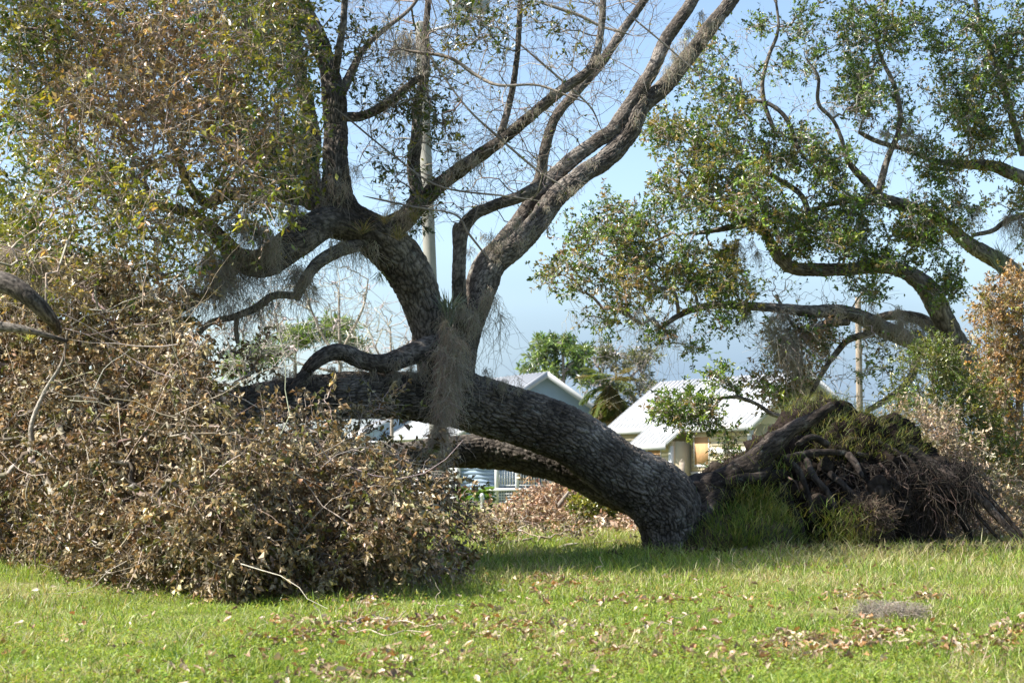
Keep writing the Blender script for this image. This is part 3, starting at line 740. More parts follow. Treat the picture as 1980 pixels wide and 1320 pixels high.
LB('low', [(735, 462, 18, 15.4), (690, 474, 14, 15.15), (635, 492, 14, 14.9), (603, 520, 12, 14.8), (580, 560, 12, 14.8), (572, 580, 9, 14.8)], mat=M_bark_pale, broken=True)
LB('low2', [(578, 572, 7, 14.8), (530, 572, 8, 14.7), (492, 597, 8, 14.6), (450, 612, 7, 14.5), (405, 625, 6, 14.4), (378, 655, 5, 14.3), (365, 690, 4, 14.2)], mat=M_bark_pale)
LB('low3', [(458, 608, 5, 14.5), (457, 640, 5, 14.5), (460, 664, 4, 14.5)], mat=M_bark_pale)
LB('low4', [(450, 520, 14, 14.5), (420, 560, 11, 14.3), (380, 580, 9, 14.2), (340, 605, 8, 14.1), (322, 650, 6, 14.0)], mat=M_bark_pale)
LB('B', [(745, 445, 26, 15.4), (790, 418, 21, 15.5), (806, 375, 14, 15.6), (800, 320, 14, 15.7), (807, 255, 13, 15.7), (806, 210, 12, 15.7), (822, 140, 10, 15.6), (824, 60, 8, 15.6), (830, -20, 6, 15.6)])
LB('C', [(755, 450, 24, 15.3), (800, 405, 19, 15.3), (845, 362, 17, 15.2), (905, 318, 15, 15.1), (960, 278, 14, 15.0), (1012, 236, 13, 15.0), (1070, 188, 12, 14.9), (1122, 150, 11, 14.9), (1150, 115, 9, 14.9), (1162, 60, 8, 14.9), (1167, -20, 7, 14.9), (1170, -90, 5, 14.9)])
LB('C2', [(965, 270, 8, 15.0), (985, 200, 7, 15.0), (998, 120, 6, 14.9), (1004, 40, 6, 14.9), (1008, -40, 5, 14.9)])
LB('D', [(872, 765, 50, 15.9), (880, 705, 40, 15.9), (902, 632, 33, 16.0), (925, 570, 33, 16.1), (948, 510, 36, 16.2), (990, 477, 32, 16.3), (1035, 440, 25, 16.4), (1070, 390, 24, 16.6), (1120, 345, 22, 16.7), (1172, 308, 22, 16.9), (1208, 262, 23, 17.0),
         (1238, 212, 22, 17.1), (1285, 165, 19, 17.3), (1330, 110, 18, 17.4), (1372, 55, 17, 17.5), (1415, 0, 15, 17.6), (1470, -70, 13, 17.8)], detail=0.013, depth=0.017)
LB('D2', [(960, 490, 24, 16.4), (1005, 425, 16, 16.6), (1045, 368, 16, 16.7), (1095, 318, 16, 16.8), (1145, 280, 16, 16.9), (1195, 245, 19, 17.0), (1235, 180, 17, 17.1), (1268, 120, 16, 17.1), (1292, 70, 15, 17.2), (1330, 15, 14, 17.2), (1360, -40, 13, 17.3)])
LB('D3', [(895, 640, 18, 15.8), (888, 570, 15, 15.7), (888, 505, 14, 15.7), (892, 452, 15, 15.7), (915, 418, 14, 15.7), (955, 398, 13, 15.8), (1010, 378, 14, 15.8), (1042, 350, 14, 15.9), (1052, 295, 12, 15.9), (1075, 225, 11, 16.0), (1115, 178, 11, 16.1), (1165, 118, 11, 16.2), (1205, 58, 10, 16.3), (1250, -5, 9, 16.4), (1300, -80, 7, 16.5)])
LB('D4', [(888, 470, 13, 15.7), (886, 445, 12, 15.7), (888, 432, 9, 15.7)], broken=True)
LB('E', [(850, 668, 26, 15.6), (800, 683, 22, 15.4), (748, 702, 19, 15.2), (705, 697, 17, 15.1), (662, 682, 17, 15.0), (625, 688, 16, 14.9), (602, 704, 13, 14.8), (588, 722, 11, 14.8), (560, 760, 8, 14.6)])
LB('W', [(-120, 530, 24, 12.0), (-40, 538, 23, 11.9), (20, 552, 21, 11.8), (65, 578, 18, 11.8), (95, 612, 14, 11.9), (112, 640, 9, 12.2)], tint=(0.95))
LB('W2', [(-80, 640, 12, 12.4), (10, 632, 10, 12.3), (60, 640, 7, 12.3), (130, 660, 4, 12.4)])
LB('X1', [(430, 800, 22, 14.2), (390, 740, 15, 13.9), (330, 700, 11, 13.6), (280, 672, 8, 13.3), (210, 640, 6, 13.0)])
LB('X3', [(75, 900, 6, 12.6), (60, 830, 5, 12.6), (85, 760, 4, 12.6), (120, 700, 3, 12.6), (130, 640, 2, 12.6)], mat=M_bark_pale)
def taper(c):
    (a, b_, r, y), (a2, b2, r2, y2) = c[-1], c[-2]
    return [(c[0][0] * 2 - c[1][0] * 1.0 - (c[0][0] - c[1][0]) * .6, c[0][1] + (c[0][1] - c[1][1]) * .4, .8, c[0][3])] + c + [(a + (a - a2) * .6, b_ + (b_ - b2) * .6, .8, y)]
for k, c in enumerate([[(800, 100, 5, 14.6), (870, 112, 6, 14.5), (920, 145, 6, 14.5), (965, 165, 5, 14.4), (1040, 165, 4, 14.4), (1110, 190, 3, 14.3)],
                       [(838, 120, 3, 14.7), (900, 205, 3.5, 14.7), (960, 262, 4, 14.7), (1040, 330, 4, 14.8), (1075, 352, 3, 14.8)],
                       [(680, 235, 3, 14.9), (760, 300, 3, 14.8), (850, 360, 3.5, 14.7), (985, 380, 3, 14.7)],
                       [(1010, 90, 3, 15.2), (1080, 150, 4, 15.2), (1140, 205, 3, 15.3), (1160, 245, 2, 15.4)],
                       [(1060, 10, 5, 15.3), (1120, 30, 6, 15.3), (1160, 50, 5, 15.3), (1200, 62, 4, 15.3)],
                       [(1230, 40, 3, 15.9), (1290, 90, 3, 15.9), (1335, 130, 3, 15.9)],
                       [(730, 385, 3, 14.8), (800, 400, 3, 14.7), (880, 415, 3.5, 14.6), (905, 450, 4, 14.6), (940, 495, 3, 14.6)],
                       [(500, 230, 4, 14.5), (560, 140, 4, 14.5), (620, 60, 3, 14.5)]]):
    LB('T%d' % k, [(a_, b_, r_ * .6, y_) for a_, b_, r_, y_ in taper(c)], mat=M_bark_pale, detail=0.03)

def spine(keys, step=6):
    return np.vstack([limbs[k][0][::step] for k in keys])

# --- bare upper crown (right half): thin twigs with sparse leaves
tw = Soup(); lf = Soup()
TC = ((0.20, 0.17, 0.14), (0.27, 0.24, 0.20), (0.15, 0.12, 0.10))
GRN = ((0.065, 0.095, 0.018), (0.10, 0.12, 0.02), (0.16, 0.15, 0.03), (0.045, 0.07, 0.015))
q = polysample([(660, -120), (1320, -120), (1260, 60), (1190, 200), (1120, 290), (1000, 380), (880, 430), (760, 420), (690, 330), (670, 120)], 950)
T1 = P(q[:, 0], q[:, 1], rng.uniform(14.0, 17.2, len(q)))
b, d, _ = twig_soup(tw, spine(['B', 'C', 'C2', 'D3', 'A5', 'A6', 'A7', 'T0', 'T1', 'T2', 'T3', 'T4', 'T5', 'T6', 'D2'], 5), T1, 0.0024, 0.42, TC, bend=0.12, rmax=0.014, alpha=.55)
sprigs(lf, tw, b, d, 4, 0.20, 0.05, 0.02, GRN, prob=0.12, tcol=TC)
for s_ in range(2): sprigs(lf, tw, b, nrm(d + rand_unit(len(d)) * .6), 1, 0.42, 0.04, 0.018, GRN, prob=0.08, tcol=TC, tr=0.0013)
clm = [(820, 130, 45, 90, 15.2, .4, 60), (700, 80, 50, 70, 15.2, .5, 60), (800, 200, 50, 60, 15.0, .4, 50), (960, 20, 70, 40, 14.9, .4, 80), (950, 90, 60, 50, 15, .4, 30), (720, 190, 45, 70, 15, .4, 45),
       (880, 250, 45, 70, 14.8, .4, 40), (1100, 60, 80, 60, 15, .4, 25), (820, 400, 45, 40, 15, .3, 35), (750, 330, 60, 60, 15, .4, 25)]
T2 = ell(clm); b, d, _ = twig_soup(tw, spine(['B', 'C', 'C2', 'A5', 'A6', 'A7', 'T0', 'T1', 'T3', 'T4'], 5), T2, 0.0022, 0.4, TC, rmax=0.015)
sprigs(lf, tw, b, d, 9, 0.2, 0.052, 0.021, GRN, var=0.25, tcol=TC)

# --- leafy upper crown (left half)
def crown_col(pos, c):
    """a dead reddish-brown patch in the upper left, olive around it"""
    pp = pos - np.array([0, 0, CAMZ]); px = CX + pp[:, 0] / pp[:, 1] * F * 1.0; py = 905 - pp[:, 2] / pp[:, 1] * F
    n = fbm(pos * 1.1, 3, 21)
    dead = np.clip(1.5 - (((px - 270) / 230) ** 2 + ((py - 190) / 250) ** 2) ** 0.5 * 1.3 + n * 1.9, 0, 1) * (1 - .75 * sstep(px, 390, 470) * (1 - sstep(py, 150, 300)))
    dead = np.maximum(dead, sstep(py, 430, 600) * 0.85 * (n > -0.35))
    sel = rng.uniform(size=len(c)) < dead
    brown = pal(((0.38, 0.26, 0.18), (0.27, 0.175, 0.11), (0.47, 0.36, 0.26)), len(c), 0.15)
    tan = pal(((0.44, 0.34, 0.22), (0.35, 0.26, 0.15)), len(c), 0.15)
    bc = np.where((py > 430)[:, None], tan, brown)
    return np.where(sel[:, None], bc, c)
OLV = ((0.20, 0.215, 0.03), (0.13, 0.17, 0.025), (0.28, 0.27, 0.045), (0.055, 0.09, 0.016), (0.30, 0.26, 0.055))
q = polysample([(-160, -260), (540, -260), (600, -60), (585, 60), (570, 180), (600, 300), (560, 400), (450, 430), (380, 560), (330, 600), (180, 600), (-10, 560), (-60, 470), (20, 420), (60, 300), (-10, 180), (-20, 60), (-160, 20)], 4700)
n_ = fbm(np.column_stack([q * 0.012, 0 * q[:, 0]]), 3, 5)
keep = (n_ > -0.10) | (rng.uniform(size=len(q)) < 0.34); q = q[keep]
Tq = P(q[:, 0], q[:, 1], 13.4 + 1.2 * fbm(np.column_stack([q * 0.01, 0 * q[:, 0] + 3]), 2, 6) + rng.uniform(-1.1, 1.6, len(q)))
b, d, _ = twig_soup(tw, spine(['A2', 'A3', 'A4', 'low4', 'T7', 'A', 'W', 'X1'], 6), Tq, 0.0022, 0.42, ((0.30, 0.25, 0.20), (0.22, 0.17, 0.13), (0.36, 0.31, 0.26)), bend=0.2, rmax=0.03)
sprigs(lf, tw, b, d, 10, 0.22, 0.056, 0.026, OLV, var=0.25, tcol=((0.36, 0.29, 0.22), (0.26, 0.2, 0.15)), droop=0.15, colnoise=crown_col)
for s_ in range(2): sprigs(lf, tw, b, rand_unit(len(b)), 3, 0.38, 0.05, 0.023, OLV, var=0.25, tcol=((0.40, 0.33, 0.26), (0.30, 0.24, 0.18)), droop=0.25, colnoise=crown_col)
# sparse right fringe and left edge sprays
clm = [(20, 330, 60, 60, 13.5, .5, 60), (30, 450, 60, 60, 13.5, .5, 110), (70, 90, 100, 90, 13.3, .6, 160), (30, 230, 50, 60, 13.4, .4, 40), (560, 340, 60, 80, 14.6, .4, 90), (520, 60, 80, 90, 14.5, .6, 150), (490, 280, 70, 90, 14.2, .5, 130), (590, 120, 40, 90, 14.8, .4, 60)]
T3 = ell(clm); b, d, _ = twig_soup(tw, np.vstack([spine(['A3', 'A4', 'W', 'T7', 'X1'], 8), Tq[::6]]), T3, 0.002, 0.4, TC, rmax=0.012)
sprigs(lf, tw, b, d, 11, 0.22, 0.055, 0.022, OLV[:4], var=0.25, tcol=TC)
tw.build('twigs', M_twig, oak, ORG, kind='stuff'); lf.build('green_leaves', M_leaf_g, oak, ORG, kind='stuff', label='olive green and browning leaves still on the upper branches')

# --- crushed brown crown on the ground (brush)
tw = Soup(); lf = Soup()
DRY = ((0.27, 0.205, 0.105), (0.18, 0.13, 0.062), (0.44, 0.355, 0.215), (0.09, 0.062, 0.030), (0.21, 0.125, 0.055), (0.12, 0.12, 0.03))
DW = np.array([.28, .22, .2, .12, .06, .12])
BP = [(-260, 560), (-60, 470), (60, 480), (160, 500), (260, 540), (340, 590), (365, 660), (400, 720), (430, 800), (480, 850), (560, 835), (650, 835), (680, 895), (710, 930), (780, 945), (815, 965), (825, 1000), (818, 1050), (825, 1100), (790, 1140), (640, 1150), (420, 1168), (200, 1145), (0, 1108), (-260, 1090)]
q = polysample(BP, 13500)
front = np.interp(q[:, 0], [-420, 0, 200, 400, 640, 860, 920], [14.2, 13.1, 11.5, 10.4, 10.9, 11.2, 11.8])
front = front + (1150 - q[:, 1]) / 600 * 1.2 + 0.8 * fbm(np.column_stack([q * 0.008, 0 * q[:, 0]]), 3, 12)
hh_ = np.clip((1150 - q[:, 1]) / 480, 0, 1); front = front - .75 * np.sin(np.pi * hh_ ** .7)
Yb = front + 3.8 * rng.uniform(0, 1, len(q)) ** 1.7
pt = P(q[:, 0], q[:, 1], Yb)
k_ = pt[:, 2] > ground_z(pt[:, 0], pt[:, 1]) + 0.05; pt = pt[k_]
pt = pt[(fbm(pt * 2.2, 3, 33) > -0.06) | (rng.uniform(size=len(pt)) < .16)]
b, d, _ = twig_soup(tw, np.vstack([spine(['X1', 'X3', 'W', 'W2', 'low4'], 8), limbs['trunk'][0][-150::8], limbs['under'][0][-120::8]]), pt, 0.0024, 0.42,
                    ((0.20, 0.165, 0.125), (0.28, 0.24, 0.19), (0.12, 0.095, 0.07)), bend=0.25, rmax=0.028)
sprigs(lf, tw, b, d, 11, 0.2, 0.046, 0.023, DRY, DW, var=0.18, droop=0.35, spread=1.1, tcol=((0.26, 0.21, 0.16), (0.17, 0.135, 0.10)), fold=0.45, curl=0.3)
sprigs(lf, tw, b, rand_unit(len(b)), 9, 0.22, 0.042, 0.021, DRY, DW, var=0.18, droop=0.45, spread=1.1, tcol=((0.28, 0.23, 0.18), (0.16, 0.125, 0.09)), fold=0.45, curl=0.3)
# loose sprays sticking out of the heap's outline
e_ = np.array([(10, 480), (120, 500), (250, 540), (330, 590), (370, 690), (400, 760), (450, 830), (520, 830), (600, 820), (680, 860), (740, 900), (790, 930), (830, 970), (840, 1000), (835, 1060), (840, 1110), (700, 1140), (500, 1150), (300, 1145)])
ei = rng.integers(0, len(e_), 90); ec = e_[ei] + rng.normal(size=(90, 2)) * 22; ed = nrm(ec - np.array([420., 980.]))
ts_ = []
for k in range(90):
    t_ = np.linspace(0, 1, 7); x_ = ec[k, 0] + ed[k, 0] * t_ * rng.uniform(10, 55) + np.cumsum(rng.normal(size=7)) * 4; y_ = ec[k, 1] + ed[k, 1] * t_ * rng.uniform(5, 45) + t_ ** 2 * 18 + np.cumsum(rng.normal(size=7)) * 4
    Y_ = np.interp(x_, [0, 200, 400, 640, 860, 920], [13.1, 11.5, 10.6, 11.1, 11.4, 11.8]) + np.clip((1150 - y_) / 600, 0, 1) * 1.2
    ts_.append(P(x_, y_, Y_))
ts_ = np.vstack(ts_); ts_ = ts_[ts_[:, 2] > .04]
b, d, _ = twig_soup(tw, pt[::4], ts_, .0022, .4, ((0.36, 0.30, 0.24), (0.26, 0.2, 0.15)), rmax=.012)
sprigs(lf, tw, b, d, 7, 0.18, 0.046, 0.023, DRY, DW, droop=.35, fold=.45, curl=.3, tcol=((.38, .32, .26),))
# small leafy twigs across the trunk
T4 = ell([(700, 800, 90, 40, 13.6, .4, 40), (660, 860, 90, 50, 13.8, .5, 120), (820, 930, 70, 60, 13.5, .6, 130), (450, 690, 60, 60, 13.8, .4, 45), (410, 780, 60, 50, 13.6, .4, 90)])
b, d, _ = twig_soup(tw, pt[(pt[:, 1] > 13) & (pt[:, 0] > -2.6)][::5], T4, 0.002, .4, ((0.42, 0.36, 0.3),), rmax=0.01)
sprigs(lf, tw, b, d, 6, 0.22, 0.055, 0.026, DRY, DW, droop=0.3, fold=.45, curl=.3, tcol=((0.42, 0.36, 0.3),))
# long bare pale sticks poking out of the heap
m = 230
q = polysample(BP, m); yy = np.interp(q[:, 0], [-420, 0, 200, 400, 640, 860, 920], [14.0, 12.8, 11.2, 10.2, 10.7, 11.0, 11.6]) + (1150 - q[:, 1]) / 600 * 1.2 + rng.uniform(-.7, .5, m)
a = P(q[:, 0], q[:, 1], yy); a = a[a[:, 2] > .15]; m = len(a)
dd = nrm(rng.normal(size=(m, 3)) * np.array([1, .6, .8])); L = rng.uniform(.25, .95, m)
pts = [a]
for k in range(5): dd = nrm(dd + rng.normal(size=(m, 3)) * .22); pts.append(pts[-1] + dd * L[:, None] / 5)
pts = np.stack(pts, 1); pts[..., 2] = np.maximum(pts[..., 2], 0.06); r0 = rng.uniform(.0018, .0048, m)
V, Q = batch_paths(pts, r0[:, None] * np.linspace(1.2, .35, 6)[None], 4); tw.add(V, Q, np.repeat(pal(((.42, .37, .31), (.33, .27, .21)), m, .15), 24, 0))
tw.build('dead_twigs', M_twig, oak, ORG, kind='stuff'); lf.build('dead_leaves', M_leaf_d, oak, ORG, kind='stuff', label='curled tan dead leaves of the crushed lower crown')

# --- Spanish moss
ms = Soup()
def mpts(*a): return np.vstack([P(x, y, Y)[None] for (x, y, Y) in a])
fork = mpts((865, 640, 15.2), (858, 680, 15.1), (880, 660, 15.2), (860, 720, 15.05), (850, 760, 15.0), (845, 800, 14.95), (872, 700, 15.1), (868, 760, 15.0))
fork = np.vstack([fork, mpts((848, 830, 14.95), (842, 858, 14.95), (856, 790, 14.95), (862, 740, 15.0))])
moss(ms, fork, 3400, .22, .026, col=((0.62, 0.50, 0.38), (0.48, 0.37, 0.27), (0.68, 0.60, 0.46)), top=2.0)
moss(ms, mpts((888, 680, 15.2), (886, 710, 15.1), (882, 740, 15.1), (878, 770, 15.1)), 900, .20, .024, top=2)
moss(ms, mpts((868, 625, 15.3), (890, 640, 15.3), (900, 620, 15.4), (880, 600, 15.3)), 700, .2, .06, top=1.5)
for (x0, y0, x1, y1, Y, n, L) in ((420, 500, 560, 530, 14.5, 900, .42), (420, 480, 425, 520, 14.2, 500, .6), (560, 400, 620, 440, 14.9, 500, .4), (440, 420, 540, 460, 14.3, 1100, .22), (640, 470, 700, 480, 14.9, 260, .25),
                                (575, 470, 600, 560, 14.7, 300, .25), (340, 580, 420, 560, 14.1, 400, .25), (450, 600, 530, 575, 14.5, 260, .2), (620, 380, 680, 330, 15.0, 200, .2), (760, 40, 800, 110, 15.0, 380, .25),
                                (560, 240, 600, 320, 15.1, 600, .3), (40, 480, 80, 520, 12.9, 600, .35), (750, 380, 800, 440, 15.2, 350, .18), (850, 350, 960, 270, 15.0, 500, .12), (930, 480, 1000, 440, 16.0, 500, .08), (1000, 450, 1150, 310, 16.3, 500, .06),
                                (1290, 120, 1320, 80, 17.0, 300, .2), (1340, 60, 1400, 20, 17.3, 240, .16), (910, 620, 940, 560, 15.8, 400, .22), (940, 560, 960, 620, 15.9, 60, .5), (590, 720, 830, 716, 15.2, 1300, .09), (500, 735, 600, 725, 14.8, 700, .09), (905, 715, 1000, 745, 15.6, 500, .07),
                                (680, 860, 760, 870, 15.6, 600, .2), (640, 900, 690, 920, 15.2, 400, .25), (650, 640, 660, 690, 14.9, 40, .2)):
    t = np.linspace(0, 1, 9); A = P(x0 + (x1 - x0) * t, y0 + (y1 - y0) * t, Y); moss(ms, A, n, L, .055, top=.8)
moss(ms, limbs['D'][0][60::6] - np.array([0, .16, 0]), 900, .05, .05)
moss(ms, limbs['C'][0][30::5] - np.array([0, .06, 0]), 600, .05, .04)
moss(ms, mpts((955, 560, 15.7), (965, 610, 15.7)), 30, .7, .02)
ms.build('spanish_moss', M_moss, oak, ORG, kind='stuff', label='grey-brown Spanish moss hanging in beards from the fork and limbs')

# --- air plants on the fork
def rosette(root, c, n, L, W, colr, upb=0.8, off=ORG):
    s = Soup(); a = rng.uniform(0, 2 * np.pi, n)
    dd = nrm(np.stack([np.cos(a) * rng.uniform(.1, .8, n), np.sin(a) * rng.uniform(.1, .8, n), np.full(n, upb)], 1))
    V, T = batch_blades(np.repeat(c[None], n, 0) + rng.normal(size=(n, 3)) * .012, dd, L * rng.uniform(.6, 1.1, n), np.full(n, W), rng.uniform(.1, .7, n))
    s.add(V, T, np.repeat(pal(colr, n, .15), 5, 0)); s.build('air_plant', M_grass, root, off)
rosette(oak, P(868, 628, 15.3), 90, .36, .016, ((.20, .23, .19), (.27, .29, .24)), 1.6)
rosette(oak, P(80, 600, 12.4), 34, .19, .008, ((.40, .42, .14), (.32, .36, .12)), .5)
rosette(oak, P(55, 655, 12.4), 30, .16, .008, ((.40, .38, .14), (.32, .34, .12)), .3)
rosette(oak, P(735, 530, 15.0), 24, .16, .008, ((.2, .22, .1),), -.5)
rosette(oak, P(612, 560, 15.0), 20, .12, .008, ((.25, .26, .12),), .2)
for (x, y) in ((770, 460), (745, 430), (800, 425), (700, 450)): rosette(oak, P(x, y, 14.85), 70, .2, .006, ((.25, .25, .12), (.34, .28, .18)), .3)

# --- root ball
def blob(name, ctr, outline, ry, mat, parent, col, noise, seed, nu=190, nv=120):
    """closed lump: radius in the picture plane from an outline of (angle deg, metres)"""
    th = np.linspace(0, 2 * np.pi, nu, endpoint=False); ph = np.linspace(-np.pi / 2, np.pi / 2, nv)
    TH, PH = np.meshgrid(th, ph); oa = np.array(outline, float)
    R = np.interp(np.degrees(TH) % 360, oa[:, 0], oa[:, 1], period=360)
    D = np.stack([np.cos(PH) * np.cos(TH), np.sin(PH), np.cos(PH) * np.sin(TH)], -1)
    V = np.stack([D[..., 0] * R, D[..., 1] * ry, D[..., 2] * R], -1)
    w = V + ctr
    n1 = fbm(w * 2.2, 3, seed); n2 = fbm(w * 7, 4, seed + 1); n3 = 1 - np.abs(fbm(w * 4.5, 3, seed + 2)) * 3
    disp = noise * (1.1 * n1 + .8 * n2 + .3 * n3 + .5 * fbm(w * 16, 2, seed + 5))
    w = w + D * disp[..., None]
    w[..., 2] = np.maximum(w[..., 2], -0.05)
    i = np.arange(nv - 1)[:, None]; j = np.arange(nu)[None]; jn = (j + 1) % nu
    Q = np.stack([i * nu + j, i * nu + jn, (i + 1) * nu + jn, (i + 1) * nu + j], -1).reshape(-1, 4)
    c = np.array(col)[None, None] * (0.75 + 0.9 * np.clip(n2[..., None] + .3, 0, 1))
    W = w.reshape(-1, 3)
    o = mesh_np(name, W - ORG, Q, mat, parent, col=c.reshape(-1, 3), smooth=True)
    return o, W, nrm(D).reshape(-1, 3)
rc = P(1615, 985, 17.9)
rb, RW, RN = blob('root_ball', rc, [(0, 1.02), (25, 1.12), (45, 1.08), (70, 1.02), (90, 1.05), (110, 1.0), (135, .95), (160, 1.15), (180, 1.25), (200, 1.05), (225, .75), (270, .55), (315, .6), (340, .8)], 1.1,
                  M_soil, oak, (0.016, 0.012, 0.010), .19, 40)
rb['label'] = 'dark earthy root ball torn out of the lawn'
def root_obj(ctrl, **kw):
    return limb_mesh('root', ctrl, M_root_b, rb, ORG, detail=kw.pop('detail', .03), depth=kw.pop('depth', .008), **kw)
M_root_b = bark_mat('root_wood', (0.032, 0.024, 0.019), (0.06, 0.047, 0.038), (0.12, 0.095, 0.078))
roots = [
    [(1280, 1000, 56, 16.6), (1340, 962, 42, 16.6), (1395, 936, 28, 16.55), (1450, 904, 23, 16.5), (1492, 866, 21, 16.5), (1530, 832, 17, 16.5), (1570, 808, 12, 16.5), (1610, 782, 9, 16.5)],
    [(1290, 1040, 55, 16.5), (1350, 1010, 36, 16.5), (1400, 960, 26, 16.5), (1450, 925, 20, 16.6), (1500, 890, 16, 16.8)],
    [(1470, 915, 14, 16.8), (1530, 885, 9, 16.75), (1600, 874, 7, 16.9), (1680, 880, 4, 17)],
    [(1555, 885, 8, 16.8), (1578, 925, 6.5, 16.55), (1600, 950, 6, 16.5), (1618, 985, 3.5, 16.4)],
    [(1640, 878, 8, 16.9), (1655, 897, 7, 16.8), (1668, 922, 4, 16.6)],
    [(1605, 915, 7, 16.8), (1635, 940, 6, 16.6), (1665, 972, 4, 16.5)],
    [(1760, 880, 14, 17.4), (1810, 905, 13, 17.2), (1850, 935, 12, 17.1), (1900, 970, 9, 17.0), (1940, 1010, 7, 16.9), (1985, 1065, 5, 16.8)],
    [(1780, 905, 10, 17.5), (1830, 950, 9, 17.3), (1860, 1000, 8, 17.2), (1880, 1055, 6, 17.2)],
    [(1740, 1000, 12, 17.3), (1800, 1025, 9, 17.2), (1850, 1045, 8, 17.1), (1900, 1062, 4, 17.1)],
    [(1800, 910, 8, 17.6), (1870, 925, 8, 17.4), (1910, 960, 6, 17.3), (1990, 1050, 4, 17.2)],
    [(1840, 950, 5, 17.4), (1880, 985, 4, 17.2), (1930, 1040, 3, 17.1), (1980, 1080, 3, 17.0)],
    [(1700, 850, 14, 17.5), (1760, 870, 12, 17.4), (1820, 910, 10, 17.4), (1860, 930, 7, 17.4)],
    [(1500, 930, 12, 16.7), (1520, 960, 10, 16.6), (1545, 1010, 8, 16.5), (1560, 1060, 6, 16.5)],
    [(1600, 860, 8, 16.8), (1570, 845, 7, 16.7), (1540, 860, 5, 16.6)],
    [(1390, 940, 20, 16.5), (1430, 930, 14, 16.4), (1470, 920, 10, 16.4), (1490, 900, 6, 16.5)],
]
roots += [[(1290, 990, 50, 16.5), (1330, 1030, 34, 16.45), (1362, 1068, 22, 16.4), (1385, 1095, 14, 16.3)],
    [(1300, 1010, 46, 16.7), (1370, 985, 26, 16.55), (1430, 950, 18, 16.5), (1480, 925, 13, 16.5), (1520, 915, 9, 16.55)],
    [(1500, 880, 9, 16.55), (1540, 905, 7, 16.5), (1560, 945, 5, 16.45), (1575, 1000, 4, 16.4)],
    [(1690, 900, 7, 17.0), (1700, 960, 6, 16.8), (1722, 1010, 4, 16.7), (1730, 1060, 3, 16.6)],
    [(1640, 850, 9, 17.1), (1700, 858, 7, 17.1), (1760, 890, 5, 17.0), (1800, 940, 4, 16.9)]]
for k, c in enumerate(roots): root_obj(c, lump=(.22 if k == 0 else .12), seed=60 + k, label=('thick torn root slanting up from the trunk base with a snapped end' if k == 0 else None), broken=(k == 0))
fr = np.argwhere((RN[:, 1] < 0.25) & (RW[:, 2] > .12) & (RN[:, 2] < .5)).ravel()
for k in range(34):
    i = rng.choice(fr); p0 = RW[i]; dd = nrm(np.array([rng.normal() * .6 + .25, -.45, -.55 + rng.normal() * .35])); L = rng.uniform(.18, .5)
    pts = [p0 - dd * .06]
    for s in range(4): dd = nrm(dd + rng.normal(size=3) * .3 + np.array([0, 0, -.1])); pts.append(pts[-1] + dd * L / 4)
    r = rng.uniform(.006, .016); o = path_obj('root', np.array(pts) - ORG, r * np.array([1.2, 1, .8, .6, .3]), M_root, rb, 6, (0.11 + rng.uniform(0, .05), .085, .068))
for k in range(26):
    i = rng.choice(fr); r_ = rng.uniform(.05, .15); nn_ = [(a_, r_ * rng.uniform(.6, 1.3)) for a_ in range(0, 360, 45)]
    o, _, _ = blob('soil_clod', RW[i] + RN[i] * .02, nn_, r_ * .8, M_soil, rb, (0.03, 0.024, 0.019), r_ * .5, 70 + k, 22, 14)
# fine roots: a matted fringe
hs = Soup()
def hairs(P0, n, L, r, base, K=6, g=-.35, col=((.018, .015, .012), (.032, .026, .022), (.07, .058, .048))):
    i = rng.integers(0, len(P0), n); a = P0[i] + rng.normal(size=(n, 3)) * .02; ln = L * rng.uniform(.3, 1.3, n)
    d = nrm(base[i] + rng.normal(size=(n, 3)) * .8); pts = [a]
    for k in range(K - 1):
        d = nrm(d + rng.normal(size=(n, 3)) * .5 + np.array([0, 0, g])); pts.append(pts[-1] + d * (ln / (K - 1))[:, None])
    pts = np.stack(pts, 1); pts[..., 2] = np.maximum(pts[..., 2], .01)
    V, Q = batch_paths(pts, np.full((n, K), r) * np.linspace(1.2, .4, K) * rng.uniform(.6, 1.6, (n, 1)), 3); hs.add(V, Q, np.repeat(pal(col, n, .2), K * 3, 0))
hairs(RW[fr], 4200, .20, .0018, RN[fr]); hairs(RW[fr], 900, .42, .0038, RN[fr], K=8)
# clod of matted rootlets low in front, curtain under the right overhang
t = rng.normal(size=(500, 3)); cl = P(1672, 1010, 16.5) + nrm(t) * rng.uniform(.6, 1, (500, 1)) * np.array([.26, .24, .24])
hairs(cl, 2600, .13, .0026, nrm(t), g=-.1, col=((.11, .08, .055), (.19, .145, .10), (.05, .037, .027)))
ov_ = P(rng.uniform(1740, 1880, 300), rng.uniform(890, 945, 300), rng.uniform(16.9, 17.9, 300)); hairs(ov_, 2200, .55, .0024, np.tile([.15, 0, -1.], (300, 1)), K=8)
ov_ = P(rng.uniform(1700, 1810, 300), rng.uniform(900, 1000, 300), rng.uniform(16.7, 17.9, 300)); hairs(ov_, 1800, .5, .003, np.tile([.1, 0, -1.], (300, 1)), K=8, col=((.05, .035, .025), (.08, .06, .05)))
ov_ = P(rng.uniform(1350, 1500, 300), rng.uniform(900, 980, 300), 16.6); hairs(ov_, 900, .12, .0016, np.tile([0, -.5, -1.], (300, 1)))
hs.build('rootlets', M_root, rb, ORG, kind='stuff', label='matted fine roots hanging over the torn soil')
